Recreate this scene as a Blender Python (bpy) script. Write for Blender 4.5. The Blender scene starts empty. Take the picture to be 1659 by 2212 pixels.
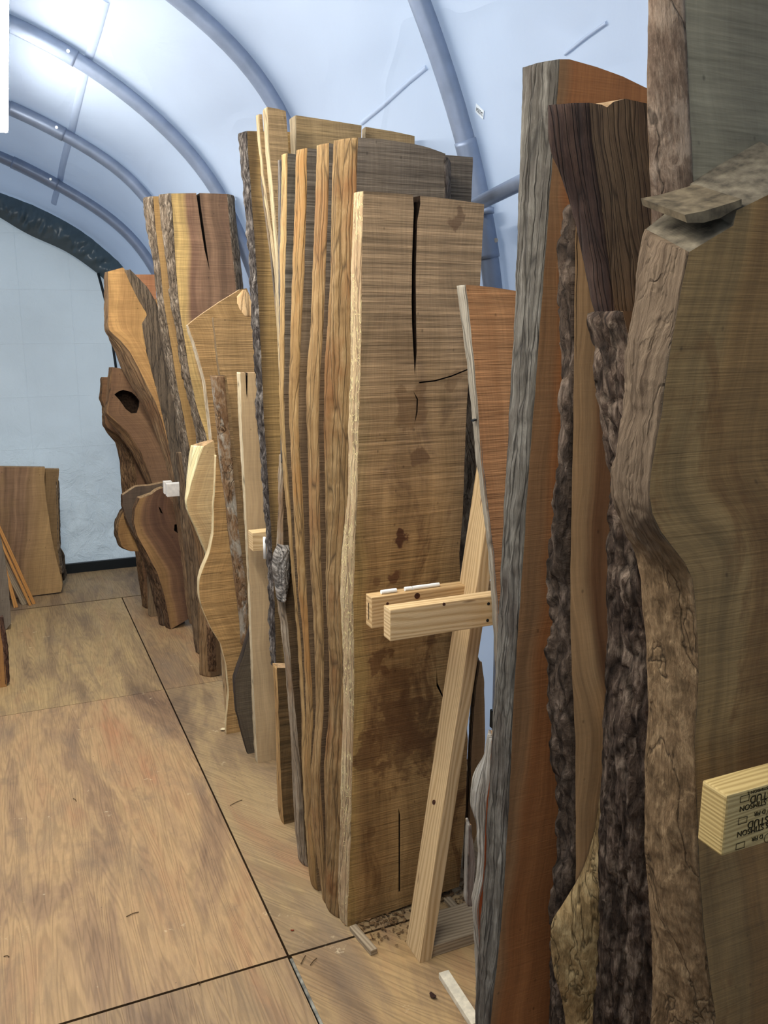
import bpy, bmesh, math, random
from mathutils import Vector, Matrix, noise
random.seed(7)
# ------------------------------------------------------------------ camera frame
F=1872.; CX,CY=829.5,1106.; H=1.75
TILT=math.atan(406/F); YAW=math.atan(840*math.cos(TILT)/F)
FW=Vector((math.sin(YAW)*math.cos(TILT), math.cos(YAW)*math.cos(TILT), -math.sin(TILT)))
RT=Vector((math.cos(YAW),-math.sin(YAW),0)); UP=RT.cross(FW)
C0=Vector((0,0,H))
def ray(x,y): return FW+RT*((x-CX)/F)-UP*((y-CY)/F)
class Plane:
    """a standing plane: y = Y + k*z + m*x"""
    def __init__(s,Y,k=0.,m=0.):
        s.Y,s.k,s.m=Y,k,m
        s.u=Vector((1,m,0)).normalized(); s.v=Vector((0,k,1)).normalized()
        s.n=s.u.cross(s.v).normalized()          # towards the camera
    def at(s,x,y):
        d=ray(x,y); t=(s.Y+H*s.k)/(d.y-s.k*d.z-s.m*d.x); return C0+d*t
    def xz(s,x,z): return Vector((x,s.Y+s.k*z+s.m*x,z))
def onY(x,y,Y): return Plane(Y).at(x,y)
def onX(x,y,X): d=ray(x,y); return C0+d*(X/d.x)
def onZ(x,y,Z=0.): d=ray(x,y); return C0+d*((Z-H)/d.z)

SC=bpy.context.scene; COL=SC.collection
cam=bpy.data.cameras.new('camera'); co=bpy.data.objects.new('camera',cam); COL.objects.link(co)
co.matrix_world=Matrix(((RT.x,UP.x,-FW.x,C0.x),(RT.y,UP.y,-FW.y,C0.y),(RT.z,UP.z,-FW.z,C0.z),(0,0,0,1)))
cam.sensor_fit='HORIZONTAL'; cam.sensor_width=36; cam.lens=F*36/1659; cam.clip_start=.02; SC.camera=co

# ------------------------------------------------------------------ object helpers
def link(name,me,mats=(),parent=None):
    o=bpy.data.objects.new(name,me); COL.objects.link(o)
    for m in mats: me.materials.append(m)
    if parent: o.parent=parent
    return o
def tag(o,label=None,cat=None,group=None,kind=None):
    if label: o['label']=label
    if cat: o['category']=cat
    if group: o['group']=group
    if kind: o['kind']=kind
    return o
def thing(name,label,cat,loc=(0,0,0),group=None):
    o=bpy.data.objects.new(name,None); COL.objects.link(o); o.empty_display_size=.05
    o.location=loc; return tag(o,label,cat,group,'thing')
def adopt(o,root):
    o.parent=root; o.matrix_parent_inverse=Matrix.Translation(-Vector(root.location))
def mesh(name,verts,faces,uvs=None,smooth=False,mi=None):
    me=bpy.data.meshes.new(name); me.from_pydata([tuple(v) for v in verts],[],faces)
    if uvs is not None:
        l=me.uv_layers.new(name='UVMap')
        for p in me.polygons:
            for k,li in enumerate(p.loop_indices):
                l.data[li].uv=uvs[p.index][k]
    if smooth: me.polygons.foreach_set('use_smooth',[True]*len(me.polygons))
    if mi: me.polygons.foreach_set('material_index',mi)
    me.update(); return me
def shade_smooth(me): me.polygons.foreach_set('use_smooth',[True]*len(me.polygons))

# ------------------------------------------------------------------ material helpers
def srgb(c):
    return tuple(((v/255)/12.92 if v/255<=.04045 else ((v/255+.055)/1.055)**2.4) for v in c)+(1,)
class NT:
    def __init__(s,name,rough=.75,spec=.25):
        s.m=bpy.data.materials.new(name); s.m.use_nodes=True; s.t=s.m.node_tree; s.t.nodes.clear()
        s.out=s.t.nodes.new('ShaderNodeOutputMaterial'); s.b=s.t.nodes.new('ShaderNodeBsdfPrincipled')
        s.b.inputs['Roughness'].default_value=rough; s.b.inputs['Specular IOR Level'].default_value=spec
        s.t.links.new(s.b.outputs[0],s.out.inputs[0])
        s.tc=s.t.nodes.new('ShaderNodeTexCoord')
    def L(s,a,b): s.t.links.new(a,b)
    def map(s,src,scale,loc=(0,0,0),rot=(0,0,0)):
        n=s.t.nodes.new('ShaderNodeMapping'); n.inputs['Scale'].default_value=scale; n.inputs['Location'].default_value=loc
        n.inputs['Rotation'].default_value=rot; s.L(s.tc.outputs[src] if isinstance(src,str) else src,n.inputs[0]); return n.outputs[0]
    def noise(s,vec,scale=1,detail=4,rough=.55,dist=0):
        n=s.t.nodes.new('ShaderNodeTexNoise'); n.inputs['Scale'].default_value=scale; n.inputs['Detail'].default_value=detail
        n.inputs['Roughness'].default_value=rough; n.inputs['Distortion'].default_value=dist; s.L(vec,n.inputs['Vector']); return n.outputs['Fac']
    def vor(s,vec,scale=1,feat='F1',rnd=1):
        n=s.t.nodes.new('ShaderNodeTexVoronoi'); n.feature=feat; n.inputs['Scale'].default_value=scale
        n.inputs['Randomness'].default_value=rnd; s.L(vec,n.inputs['Vector']); return n
    def ramp(s,fac,stops,interp='LINEAR'):
        n=s.t.nodes.new('ShaderNodeValToRGB'); n.color_ramp.interpolation=interp
        e=n.color_ramp.elements
        while len(e)<len(stops): e.new(.5)
        for i,(p,c) in enumerate(stops):
            e[i].position=p; e[i].color=c if len(c)==4 else srgb(c)
        s.L(fac,n.inputs[0]); return n.outputs[0]
    def math(s,op,a,b=None,c=None,clamp=False):
        n=s.t.nodes.new('ShaderNodeMath'); n.operation=op; n.use_clamp=clamp
        for i,v in enumerate((a,b,c)):
            if v is None: continue
            if isinstance(v,(int,float)): n.inputs[i].default_value=v
            else: s.L(v,n.inputs[i])
        return n.outputs[0]
    def mix(s,fac,a,b,mode='MIX'):
        n=s.t.nodes.new('ShaderNodeMix'); n.data_type='RGBA'; n.blend_type=mode
        if isinstance(fac,(int,float)): n.inputs[0].default_value=fac
        else: s.L(fac,n.inputs[0])
        for i,v in ((6,a),(7,b)):
            if isinstance(v,tuple): n.inputs[i].default_value=v if len(v)==4 else srgb(v)
            else: s.L(v,n.inputs[i])
        return n.outputs[2]
    def g(s,v): # grey multiplier colour from value
        n=s.t.nodes.new('ShaderNodeCombineColor')
        for i in range(3): s.L(v,n.inputs[i])
        return n.outputs[0]
    def sep(s,vec):
        n=s.t.nodes.new('ShaderNodeSeparateXYZ'); s.L(vec,n.inputs[0]); return n.outputs
    def comb(s,x,y,z=0):
        n=s.t.nodes.new('ShaderNodeCombineXYZ')
        for i,v in enumerate((x,y,z)):
            if isinstance(v,(int,float)): n.inputs[i].default_value=v
            else: s.L(v,n.inputs[i])
        return n.outputs[0]
    def maprange(s,v,a,b,c,d):
        n=s.t.nodes.new('ShaderNodeMapRange'); s.L(v,n.inputs[0])
        for i,q in enumerate((a,b,c,d)): n.inputs[i+1].default_value=q
        return n.outputs[0]
    def color(s,c):
        if isinstance(c,tuple): s.b.inputs['Base Color'].default_value=c if len(c)==4 else srgb(c)
        else: s.L(c,s.b.inputs['Base Color'])
    def bump(s,h,dist=.002,strength=1.):
        n=s.t.nodes.new('ShaderNodeBump'); n.inputs['Distance'].default_value=dist; n.inputs['Strength'].default_value=strength
        s.L(h,n.inputs['Height']); s.L(n.outputs[0],s.b.inputs['Normal'])
def lighten(c,k): return tuple(max(0,min(255,int(v*k))) for v in c)

def sawn(name,base,dark,sap=None,sapw=.06,saw=.5,grain=.5,blotch=.5,seed=0,tint=None,sawscale=1.,diag=.0,rough=.8,stain=None,heart=None,heartx=(.1,.3),topgrey=None,spots=()):
    """bandsawn face: uv in metres from the live edge and up the board"""
    N=NT(name,rough); o=seed*3.71
    uv=N.tc.outputs['UV']
    warp=N.noise(N.map(uv,(1.5,.9,1),(o,o,0)),1,3)
    wv=N.comb(N.math('MULTIPLY',N.math('SUBTRACT',warp,.5),.22),0,0)
    va=N.t.nodes.new('ShaderNodeVectorMath'); va.operation='ADD'; N.L(uv,va.inputs[0]); N.L(wv,va.inputs[1]); w=va.outputs[0]
    g1=N.noise(N.map(w,(150,5,1),(o,0,0)),1,5,.65)
    g2=N.noise(N.map(w,(13,.55,1),(o,2,0)),1,4,.5)
    g3=N.noise(N.map(w,(38,1.2,1),(o,5,0)),1,3,.5)
    bl=N.noise(N.map(uv,(7,4,1),(o,7,0)),1,6,.6,.6)
    s1=N.noise(N.map(uv,(3.5,190*sawscale,1),(o,3,0),(0,0,diag)),1,3,.6)
    s2=N.noise(N.map(uv,(1.2,62*sawscale,1),(o,9,0),(0,0,diag)),1,3,.7,.2)
    s3=N.noise(N.map(uv,(14,330*sawscale,1),(o,1,0),(0,0,diag)),1,2,.5)
    bands=N.math('ADD',N.math('MULTIPLY',g2,.65),N.math('MULTIPLY',g3,.35))
    c=N.ramp(bands,[(.32,dark),(.5,tuple((a+b)//2 for a,b in zip(base,dark))),(.66,base)])
    if heart:
        u=N.sep(w)[0]
        h=N.math('MULTIPLY',N.maprange(u,heartx[0]-.04,heartx[0]+.04,0,1),N.maprange(u,heartx[1]-.05,heartx[1]+.05,1,0))
        c=N.mix(N.math('MULTIPLY',h,N.maprange(bl,.25,.5,.55,1.)),c,N.ramp(g3,[(.3,lighten(heart,.72)),(.7,heart)]))
    if sap:
        u=N.sep(w)[0]
        c=N.mix(N.maprange(u,sapw-.012,sapw+.012,1,0),c,N.ramp(g3,[(.3,lighten(sap,.8)),(.7,sap)]))
    if stain:
        st=N.noise(N.map(uv,(5.5,2.6,1),(o,13,0)),1,7,.65,1.2)
        c=N.mix(N.maprange(st,.54,.62,0,.75),c,stain)
    if topgrey:
        v=N.sep(uv)[1]
        c=N.mix(N.math('MULTIPLY',N.maprange(N.math('ADD',v,N.math('MULTIPLY',bl,.3)),topgrey[0],topgrey[1],0,1),.9),c,N.ramp(s2,[(.3,topgrey[2]),(.7,lighten(topgrey[2],1.5))]))
    m=N.math('ADD',N.math('MULTIPLY',s1,.6),N.math('MULTIPLY',s3,.4))
    f=N.maprange(m,.3,.7,1-.55*saw,1+.34*saw)
    f=N.math('MULTIPLY',f,N.maprange(s2,.38,.6,1-.16*saw,1+.08*saw))
    f=N.math('MULTIPLY',f,N.maprange(g1,.3,.7,1-.4*grain,1+.28*grain))
    f=N.math('MULTIPLY',f,N.maprange(bl,.3,.7,1-.3*blotch,1+.22*blotch))
    sp=N.vor(N.map(uv,(23,16,1),(o,4,0)),1)
    f=N.math('MULTIPLY',f,N.maprange(sp.outputs['Distance'],.03,.09,.55,1.))
    c=N.mix(1.,c,N.g(f),'MULTIPLY')
    for (sx_,sy_,sY,sr,sc_,sa) in spots:
        p=onY(sx_,sy_,sY); wv=N.t.nodes.new('ShaderNodeTexNoise'); wv.inputs['Scale'].default_value=26; wv.inputs['Detail'].default_value=5; N.L(N.tc.outputs['Object'],wv.inputs['Vector'])
        q=N.t.nodes.new('ShaderNodeVectorMath'); q.operation='MULTIPLY_ADD'; N.L(wv.outputs['Color'],q.inputs[0]); q.inputs[1].default_value=(sr*4.,0,sr*4.); N.L(N.tc.outputs['Object'],q.inputs[2])
        q2=N.t.nodes.new('ShaderNodeVectorMath'); q2.operation='MULTIPLY'; N.L(q.outputs[0],q2.inputs[0]); q2.inputs[1].default_value=(1,.0,.75)
        dd=N.t.nodes.new('ShaderNodeVectorMath'); dd.operation='DISTANCE'; N.L(q2.outputs[0],dd.inputs[0]); dd.inputs[1].default_value=(p.x+sr*2.,0,(p.z+sr*2.)*.75)
        c=N.mix(N.maprange(dd.outputs['Value'],sr*.75,sr*1.0,sa,0),c,sc_)
    N.color(c)
    hgt=N.math('ADD',N.math('MULTIPLY',m,1.*saw),N.math('MULTIPLY',g1,.35*grain)); hgt=N.math('ADD',hgt,N.math('MULTIPLY',s2,.4*saw))
    N.bump(hgt,.004); return N.m

def streak(name,lo,mid,hi,seed=0,rough=.85,depth=.004,worm=None,sx=1.,accent=None):
    """weathered, fibrous wany edge"""
    N=NT(name,rough); o=seed*2.93; uv=N.tc.outputs['UV']
    wp=N.noise(N.map(uv,(9,3,1),(o,o,0)),1,3)
    va=N.t.nodes.new('ShaderNodeVectorMath'); va.operation='ADD'; N.L(uv,va.inputs[0])
    N.L(N.comb(N.math('MULTIPLY',N.math('SUBTRACT',wp,.5),.035),0,0),va.inputs[1]); w=va.outputs[0]
    a=N.noise(N.map(w,(190*sx,7,1),(o,0,0)),1,6,.72)
    b=N.noise(N.map(w,(60*sx,2.6,1),(o,4,0)),1,5,.65)
    c2=N.noise(N.map(uv,(6,2.8,1),(o,8,0)),1,5,.6)
    c3=N.noise(N.map(uv,(45,14,1),(o,8,0)),1,6,.75,.8)
    x=N.math('ADD',N.math('MULTIPLY',a,.34),N.math('ADD',N.math('MULTIPLY',b,.24),N.math('ADD',N.math('MULTIPLY',c2,.17),N.math('MULTIPLY',c3,.25))))
    c=N.ramp(x,[(.36,lo),(.49,mid),(.62,hi)])
    if accent: c=N.mix(N.maprange(c2,.5,.62,0,.8),c,accent)
    crack=N.vor(N.map(w,(55*sx,3.2,1),(o,6,0)),1,'DISTANCE_TO_EDGE').outputs['Distance']
    c=N.mix(N.maprange(crack,.0,.045,.65,0),c,lighten(lo,.45))
    h=N.math('ADD',N.math('MULTIPLY',a,.6),N.math('MULTIPLY',b,.8)); h=N.math('ADD',h,N.maprange(crack,0,.08,-.5,0))
    if worm:
        wn=N.noise(N.map(uv,(60,16,1),(o,6,0)),1,2,.5,1.8)
        r=N.math('ABSOLUTE',N.math('SUBTRACT',wn,.5)); k=N.math('MULTIPLY',N.maprange(r,.012,.03,1,0),N.maprange(c2,.42,.5,0,1))
        c=N.mix(k,c,worm); h=N.math('ADD',h,N.math('MULTIPLY',k,.6))
    N.color(c); N.bump(h,depth); return N.m

def bark(name,lo,mid,hi,seed=0,scale=1.,moss=None,depth=.006,cells=True,upper=None):
    N=NT(name,.92,.12); o=seed*1.7; uv=N.tc.outputs['UV']
    wp=N.noise(N.map(uv,(30*scale,12*scale,1),(o,o,0)),1,4,.6)
    va=N.t.nodes.new('ShaderNodeVectorMath'); va.operation='ADD'; N.L(uv,va.inputs[0])
    N.L(N.comb(N.math('MULTIPLY',N.math('SUBTRACT',wp,.5),.03),N.math('MULTIPLY',N.math('SUBTRACT',wp,.5),.03),0),va.inputs[1]); w=va.outputs[0]
    e=N.vor(N.map(w,(60*scale,10*scale,1),(o,0,0)),1,'DISTANCE_TO_EDGE').outputs['Distance']
    cell=N.vor(N.map(w,(60*scale,10*scale,1),(o,0,0)),1,'F1')
    a=N.noise(N.map(uv,(160,26,1),(o,3,0)),1,6,.7)
    b=N.noise(N.map(uv,(26,11,1),(o,6,0)),1,5,.65)
    x=N.math('ADD',N.math('MULTIPLY',a,.45),N.math('MULTIPLY',b,.55))
    c=N.ramp(x,[(.36,lo),(.5,mid),(.64,hi)])
    if cells: c=N.mix(N.maprange(e,0,.11,.7,0),c,lighten(lo,.5))
    n3=N.noise(N.map(w,(210,50,1),(o,1,0)),1,5,.75); c=N.mix(1.,c,N.g(N.maprange(n3,.32,.68,.62 if cells is not None else .8,1.32 if cells is not None else 1.18)),'MULTIPLY')
    if cells is False:
        n4=N.noise(N.map(w,(18,12,1),(o,12,0)),1,6,.7,1.); c=N.mix(N.maprange(n4,.54,.62,0,.7),c,lo); c=N.mix(N.maprange(n4,.44,.36,0,.6),c,lighten(hi,1.06))
        vc=N.math('ABSOLUTE',N.math('SUBTRACT',N.noise(N.map(w,(9,3.2,1),(o,14,0)),1,4,.6,.7),.5)); c=N.mix(N.maprange(vc,0,.012,.75,0),c,lighten(lo,.4))
    if upper:
        st=N.noise(N.map(w,(150,4,1),(o,5,0)),1,6,.7); cu=N.ramp(st,[(.36,upper[1]),(.6,upper[2])]); c=N.mix(N.maprange(N.math('ADD',N.sep(uv)[1],N.math('MULTIPLY',b,.1)),upper[0],upper[0]+.06,0,1),c,cu)
    if moss: c=N.mix(N.maprange(N.noise(N.map(uv,(12,5,1),(o,9,0)),1,6,.7),.53,.6,0,.85),c,moss)
    N.color(c)
    h=N.math('ADD',N.maprange(e,0,.3,0,1.) if cells else (N.maprange(vc,0,.03,-.6,0) if cells is False else 0.),N.math('MULTIPLY',a,.8)); h=N.math('ADD',h,N.math('MULTIPLY',b,.6)); h=N.math('ADD',h,N.math('MULTIPLY',n3,.5))
    N.bump(h,depth); return N.m

def lumber(name,lo,hi,seed=0,axis='X',rings=1.):
    """planed softwood; uv.x runs along the stick"""
    N=NT(name,.6,.3); o=seed*4.1; uv=N.tc.outputs['UV']
    wp=N.noise(N.map(uv,(1.6,9,1),(o,o,0)),1,2)
    w=N.t.nodes.new('ShaderNodeTexWave'); w.wave_type='BANDS'; w.bands_direction='Y'
    w.inputs['Scale'].default_value=26*rings; w.inputs['Distortion'].default_value=0
    va=N.t.nodes.new('ShaderNodeVectorMath'); va.operation='ADD'; N.L(uv,va.inputs[0])
    N.L(N.comb(0,N.math('MULTIPLY',wp,.07),o),va.inputs[1]); N.L(va.outputs[0],w.inputs[0])
    a=N.noise(N.map(uv,(14,420,1),(o,0,0)),1,4,.6); b=N.noise(N.map(uv,(3,8,1),(o,5,0)),1,4)
    x=N.math('ADD',N.math('MULTIPLY',w.outputs['Fac'],.35),N.math('ADD',N.math('MULTIPLY',a,.4),N.math('MULTIPLY',b,.25)))
    c=N.ramp(x,[(.28,lo),(.62,hi)]); k=N.vor(N.map(uv,(4.1,23,1),(o+.3,1.3,0)),1).outputs['Distance']
    c=N.mix(N.maprange(k,.05,.11,.8,0),c,(96,62,36)); N.color(c)
    N.bump(N.math('ADD',a,N.math('MULTIPLY',w.outputs['Fac'],.4)),.0006); return N.m

def plain(name,c,rough=.7,spec=.3,metal=0,noisy=.0,scale=30):
    N=NT(name,rough,spec); N.b.inputs['Metallic'].default_value=metal
    if noisy:
        n=N.noise(N.map('Object',(scale,)*3),1,5); N.color(N.ramp(n,[(.3,lighten(c,1-noisy)),(.7,lighten(c,1+noisy))])); N.bump(n,.001)
    else: N.color(c)
    return N.m
ENDGRAIN=plain('end_grain',(150,122,88),.85,.2,0,.25,60)
CUTDARK=plain('dark_split_wood',(38,28,20),.95,.1,0,.4,80)

# ------------------------------------------------------------------ slab builder
def lerp(a,b,t): return a+(b-a)*t
def interp(rows,q):
    """rows sorted by first value; returns interpolated tuple of the rest (smooth)"""
    if q<=rows[0][0]: return rows[0][1:]
    for a,b in zip(rows,rows[1:]):
        if q<=b[0]:
            t=(q-a[0])/(b[0]-a[0]) if b[0]>a[0] else 0
            return tuple(lerp(x,y,t) for x,y in zip(a[1:],b[1:]))
    return rows[-1][1:]
def smooth(vals,n=2):
    for _ in range(n):
        vals=[vals[0]]+[(vals[i-1]+2*vals[i]+vals[i+1])/4 for i in range(1,len(vals)-1)]+[vals[-1]]
    return vals
def edge_disp(kind,s,v,amp,seed):
    if kind=='bark':
        q=Vector((s*38+seed*9,v*11,seed)); q+=noise.noise_vector(q*.9)*.55
        d,_=noise.voronoi(q); r=min(1,(d[1]-d[0])*2.2)
        return amp*(.25+.55*r+.5*noise.noise(Vector((s*90,v*40,seed)))+.5*noise.noise(Vector((s*12,v*6,seed+4))))
    if kind=='chunk':
        q=Vector((s*26+seed*9,v*3.1,seed)); q+=noise.noise_vector(q*1.1)*.7
        q+=noise.noise_vector(q*3.3)*.22
        d,pts=noise.voronoi(q); r=min(1,(d[1]-d[0])*5.); r=r*(.65+.35*(q-pts[0]).dot(Vector((.6,.8,0))))
        q2=Vector((s*95,v*10,seed+2))+noise.noise_vector(Vector((s*30,v*14,seed)))*.7
        d2,_=noise.voronoi(q2); r2=min(1,(d2[1]-d2[0])*4)
        return amp*(.1+.62*r*(.35+1.5*abs(noise.noise(pts[0]*3)))+.2*r2+.2*noise.noise(Vector((s*150,v*30,seed)))+.5*noise.noise(Vector((s*8,v*4,seed+4))))
    if kind=='gnarl':
        q=Vector((s*13,v*7,seed))
        return amp*(.5+.9*noise.noise(q+noise.noise_vector(q*.8)*.9)+.4*noise.noise(q*3.1)+.22*noise.noise(q*8)+.15*noise.noise(q*21))
    # 'edge': long fibrous ridges
    q=Vector((s*80+noise.noise(Vector((0,v*2.5,seed)))*1.6,v*2.4,seed))
    return amp*(.4+.6*noise.noise(q)+.35*noise.noise(q*2.7)+.35*noise.noise(Vector((s*30,v*22,seed)))+.3*noise.noise(Vector((s*120,v*45,seed))))

def slab(name,label,cat,Y,rows,th,face,edge,ekind='edge',eamp=.003,bulge=.006,k=0.,m=0.,right=None,w=None,ext=False,
         top=None,rb=None,rbmat=None,group=None,cuts=(),cutd=None,seed=1,floor=True,fine=.006,ename=None,elabel=None,jit=.0012,endmat=None,zfloor=.0,nc=10,topback=0.):
    """rows: (y, x_back, x_front) down the aisle edge; right: (y,x) down the far edge; th thickness"""
    P=Plane(Y,k,m)
    L=[]
    for (y,xb,xf) in rows:
        f=P.at(xf,y); q=f-P.n*th
        if xb is None: off=0.
        else:
            wv=RT*F-FW*(xb-CX); off=-((q-C0).dot(wv))/(P.u.dot(wv)); off=max(-.25,min(.12,off))
        L.append([f.z,f.dot(P.u) ,off])
    if ext or floor: 
        if L[-1][0]>zfloor+.001 and ext: L.append([zfloor,L[-1][1],L[-1][2]])
    if floor and not ext:
        # stand on the floor: shift nothing, just make the last row touch it
        L[-1][0]=zfloor
    L.sort(key=lambda r:r[0])
    if right:
        R=[[P.at(x,y).z,P.at(x,y).dot(P.u)] for (y,x) in right]
    else:
        xt=L[-1][1]+w; R=[[L[-1][0],xt],[zfloor,L[0][1]+w]]
    if ext and right: R.append([zfloor,min(r[1] for r in R[-1:])])
    R.sort(key=lambda r:r[0])
    zt,zb=L[-1][0],L[0][0]; rt_,rb_=R[-1][0],R[0][0]
    n=max(24,int((zt-zb)/(fine if fine>.004 else .005)))
    Lu=[];Lo=[];Lz=[]
    for i in range(n+1):
        t=i/n; z=lerp(zb,zt,t); u,o=interp(L,z); Lu.append(u);Lo.append(o);Lz.append(z)
    Lu=smooth(Lu,3);Lo=smooth(Lo,4)
    Lu=[u+jit*noise.noise(Vector((0,z*22,seed)))*1.6+jit*.6*noise.noise(Vector((3,z*90,seed))) for u,z in zip(Lu,Lz)]
    Ru=[];Rz=[]
    for i in range(n+1):
        z=lerp(rb_,rt_,i/n); Ru.append(interp(R,z)[0]); Rz.append(z)
    Ru=smooth(Ru,3); Ru=[u+jit*2*noise.noise(Vector((7,z*20,seed))) for u,z in zip(Ru,Rz)]
    def P3(u,z):    # in-plane point with dot(u)=u and height z
        # p = a*u_vec ; x = (u - m*y*..)/.. solve y=Y+k z+m x, (x+m y)/s=u
        s=math.sqrt(1+m*m); x=(u*s-m*(Y+k*z))/(1+m*m); return Vector((x,Y+k*z+m*x,z))
    # board
    step=max(1,n//max(40,int((zt-zb)/.03))); idx=list(range(0,n,step))+[n]
    V=[];UVv=[]
    tops={}
    def topz(u,z0,frac):
        return z0
    toppts=None
    if top: toppts=sorted([(P.at(x,y).dot(P.u),P.at(x,y).z) for x,y in top])
    for side in (0,1):
        for i in idx:
            for j in range(nc+1):
                t=j/nc; u=lerp(Lu[i],Ru[i],t); z=lerp(Lz[i],Rz[i],t)
                if toppts:
                    zl=lerp(zt,rt_,t); zz=interp(toppts,u)[0]; fr=(z-zb)/max(.01,(zl-zb)); z+= (zz-zl)*max(0,(fr-.6)/.4)
                p=P3(u,z)
                if side:
                    if topback: p.z+=topback*max(0,((z-zb)/(zt-zb)-.9)/.1)
                    p=p-P.n*th+P.u*(Lo[i]*(1-t))
                V.append(p); UVv.append((u-Lu[i],z))
    nr=len(idx); S=nr*(nc+1)
    faces=[];fu=[];mi=[]
    A=lambda s,i,j:s*S+i*(nc+1)+j
    def addf(ids,uv,mm): faces.append(ids); fu.append(uv); mi.append(mm)
    for i in range(nr-1):
        for j in range(nc):
            q=[A(0,i,j),A(0,i,j+1),A(0,i+1,j+1),A(0,i+1,j)]; addf(q,[UVv[a] for a in q],0)
            q=[A(1,i,j),A(1,i+1,j),A(1,i+1,j+1),A(1,i,j+1)]; addf(q,[UVv[a] for a in q],0)
        for j,fl in ((0,1),(nc,0)):
            q=[A(0,i,j),A(0,i+1,j),A(1,i+1,j),A(1,i,j)]
            if not fl: q=q[::-1]
            addf(q,[(UVv[a][0]+(th if a>=S else 0),UVv[a][1]) for a in q],1)
    for i,fl in ((0,0),(nr-1,1)):
        for j in range(nc):
            q=[A(0,i,j),A(0,i,j+1),A(1,i,j+1),A(1,i,j)]
            if not fl: q=q[::-1]
            addf(q,[UVv[a] for a in q],1)
    me=mesh(name,V,faces,fu,mi=mi)
    bm=bmesh.new(); bm.from_mesh(me); bmesh.ops.recalc_face_normals(bm,faces=bm.faces); bm.to_mesh(me); bm.free()
    base=P3((Lu[0]+Ru[0])/2,zfloor if floor else zb)
    root=thing(name,label,cat,(base.x,base.y,base.z),group)
    board=link('sawn_board',me,(face,endmat or ENDGRAIN,CUTDARK)); 
    if cuts: board=cut(board,P,cuts,th if cutd is None else cutd-.06)
    adopt(board,root)
    # live edge strip
    def strip(pa,pb,outv,zs,kind,amp,bul,mat,nm,lab=None,sd=seed):
        ln=(pa[0]-pb[0]).length; cc=max(5,min(26,int(max((a-b).length for a,b in zip(pa,pb))/(fine*1.1))))
        vv=[];uu=[];R_=len(pa)
        for i in range(R_):
            a,b=pa[i],pb[i]; d=b-a; o_=outv[i]
            vv.append(a+d*.02-o_*.004);uu.append((0,zs[i]))
            for j in range(cc+1):
                t=j/cc; s=d.length*t
                e=min(1,.35+4*min(t,1-t)); en=min(1,.4+min(i,R_-1-i)/3)
                dd=edge_disp(kind,s,zs[i],amp,sd)*e*en
                vv.append(a+d*t+o_*(bul*math.sin(math.pi*t)+max(0.0006,dd))+Vector((0,0,.25*amp*noise.noise(Vector((s*60,zs[i]*40,sd+8)))))*en)
                uu.append((s,zs[i]))
            vv.append(a+d*.98-o_*.004);uu.append((d.length,zs[i]))
        C_=cc+3;fs=[];fuv=[]
        for i in range(R_-1):
            for j in range(C_-1):
                q=[i*C_+j,i*C_+j+1,(i+1)*C_+j+1,(i+1)*C_+j]; fs.append(q); fuv.append([uu[a] for a in q])
        for i in (0,R_-1):
            q=[i*C_+j for j in range(C_)]; fs.append(q); fuv.append([uu[a] for a in q])
        q=[i*C_ for i in range(R_)]
        for i in range(R_-1):
            q=[i*C_,(i+1)*C_,(i+1)*C_+C_-1,i*C_+C_-1]; fs.append(q); fuv.append([uu[a] for a in q])
        me2=mesh(nm,vv,fs,fuv,smooth=True)
        bm=bmesh.new(); bm.from_mesh(me2); bmesh.ops.recalc_face_normals(bm,faces=bm.faces); bm.to_mesh(me2); bm.free()
        o=link(nm,me2,(mat,)); adopt(o,root)
        if lab: o['label']=lab
        return o
    root['kind']='thing'
    if edge:
        # resample at fine pitch
        N_=max(30,int((zt-zb)/fine)); pa=[];pb=[];ov=[];zs=[]
        zt_=zt
        for i in range(N_+1):
            q=i/N_*n; a=int(min(n-1,q)); t=q-a
            u=lerp(Lu[a],Lu[a+1],t);z=lerp(Lz[a],Lz[a+1],t);o=lerp(Lo[a],Lo[a+1],t)
            if toppts:
                zz=interp(toppts,u)[0]; fr=(z-zb)/(zt-zb); z+=(zz-zt)*max(0,(fr-.6)/.4)
            f=P3(u,z); b=f-P.n*th+P.u*o+Vector((0,0,topback*max(0,((z-zb)/(zt-zb)-.9)/.1))); d=(b-f).normalized(); out=d.cross(P.v).normalized()
            if out.dot(P.u)>0: out=-out
            pa.append(f);pb.append(b);ov.append(out);zs.append(z)
        strip(pa,pb,ov,zs,ekind,eamp,bulge,edge,ename or ('bark' if ekind in('bark','chunk') else 'live_edge'),elabel)
    if rb:
        rr=sorted([(P.at(xf,y).z,P.at(xf,y).dot(P.u),P.at(xr,y).dot(P.u)) for (y,xf,xr) in rb])
        N_=max(30,int((rr[-1][0]-rr[0][0])/fine)); pa=[];pb=[];ov=[];zs=[]
        for i in range(N_+1):
            z=lerp(rr[0][0],rr[-1][0],i/N_); a,b=interp(rr,z); f=P3(a-.002,z)+P.n*.001; g=P3(b,z)-P.n*th*.75
            d=(g-f).normalized(); out=d.cross(P.v).normalized()
            if out.dot(P.u)<0: out=-out
            pa.append(f);pb.append(g);ov.append(out);zs.append(z)
        strip(pa,pb,ov,zs,'bark',.006,.006,rbmat or edge,'bark',None,seed+3)
    return root

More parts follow.
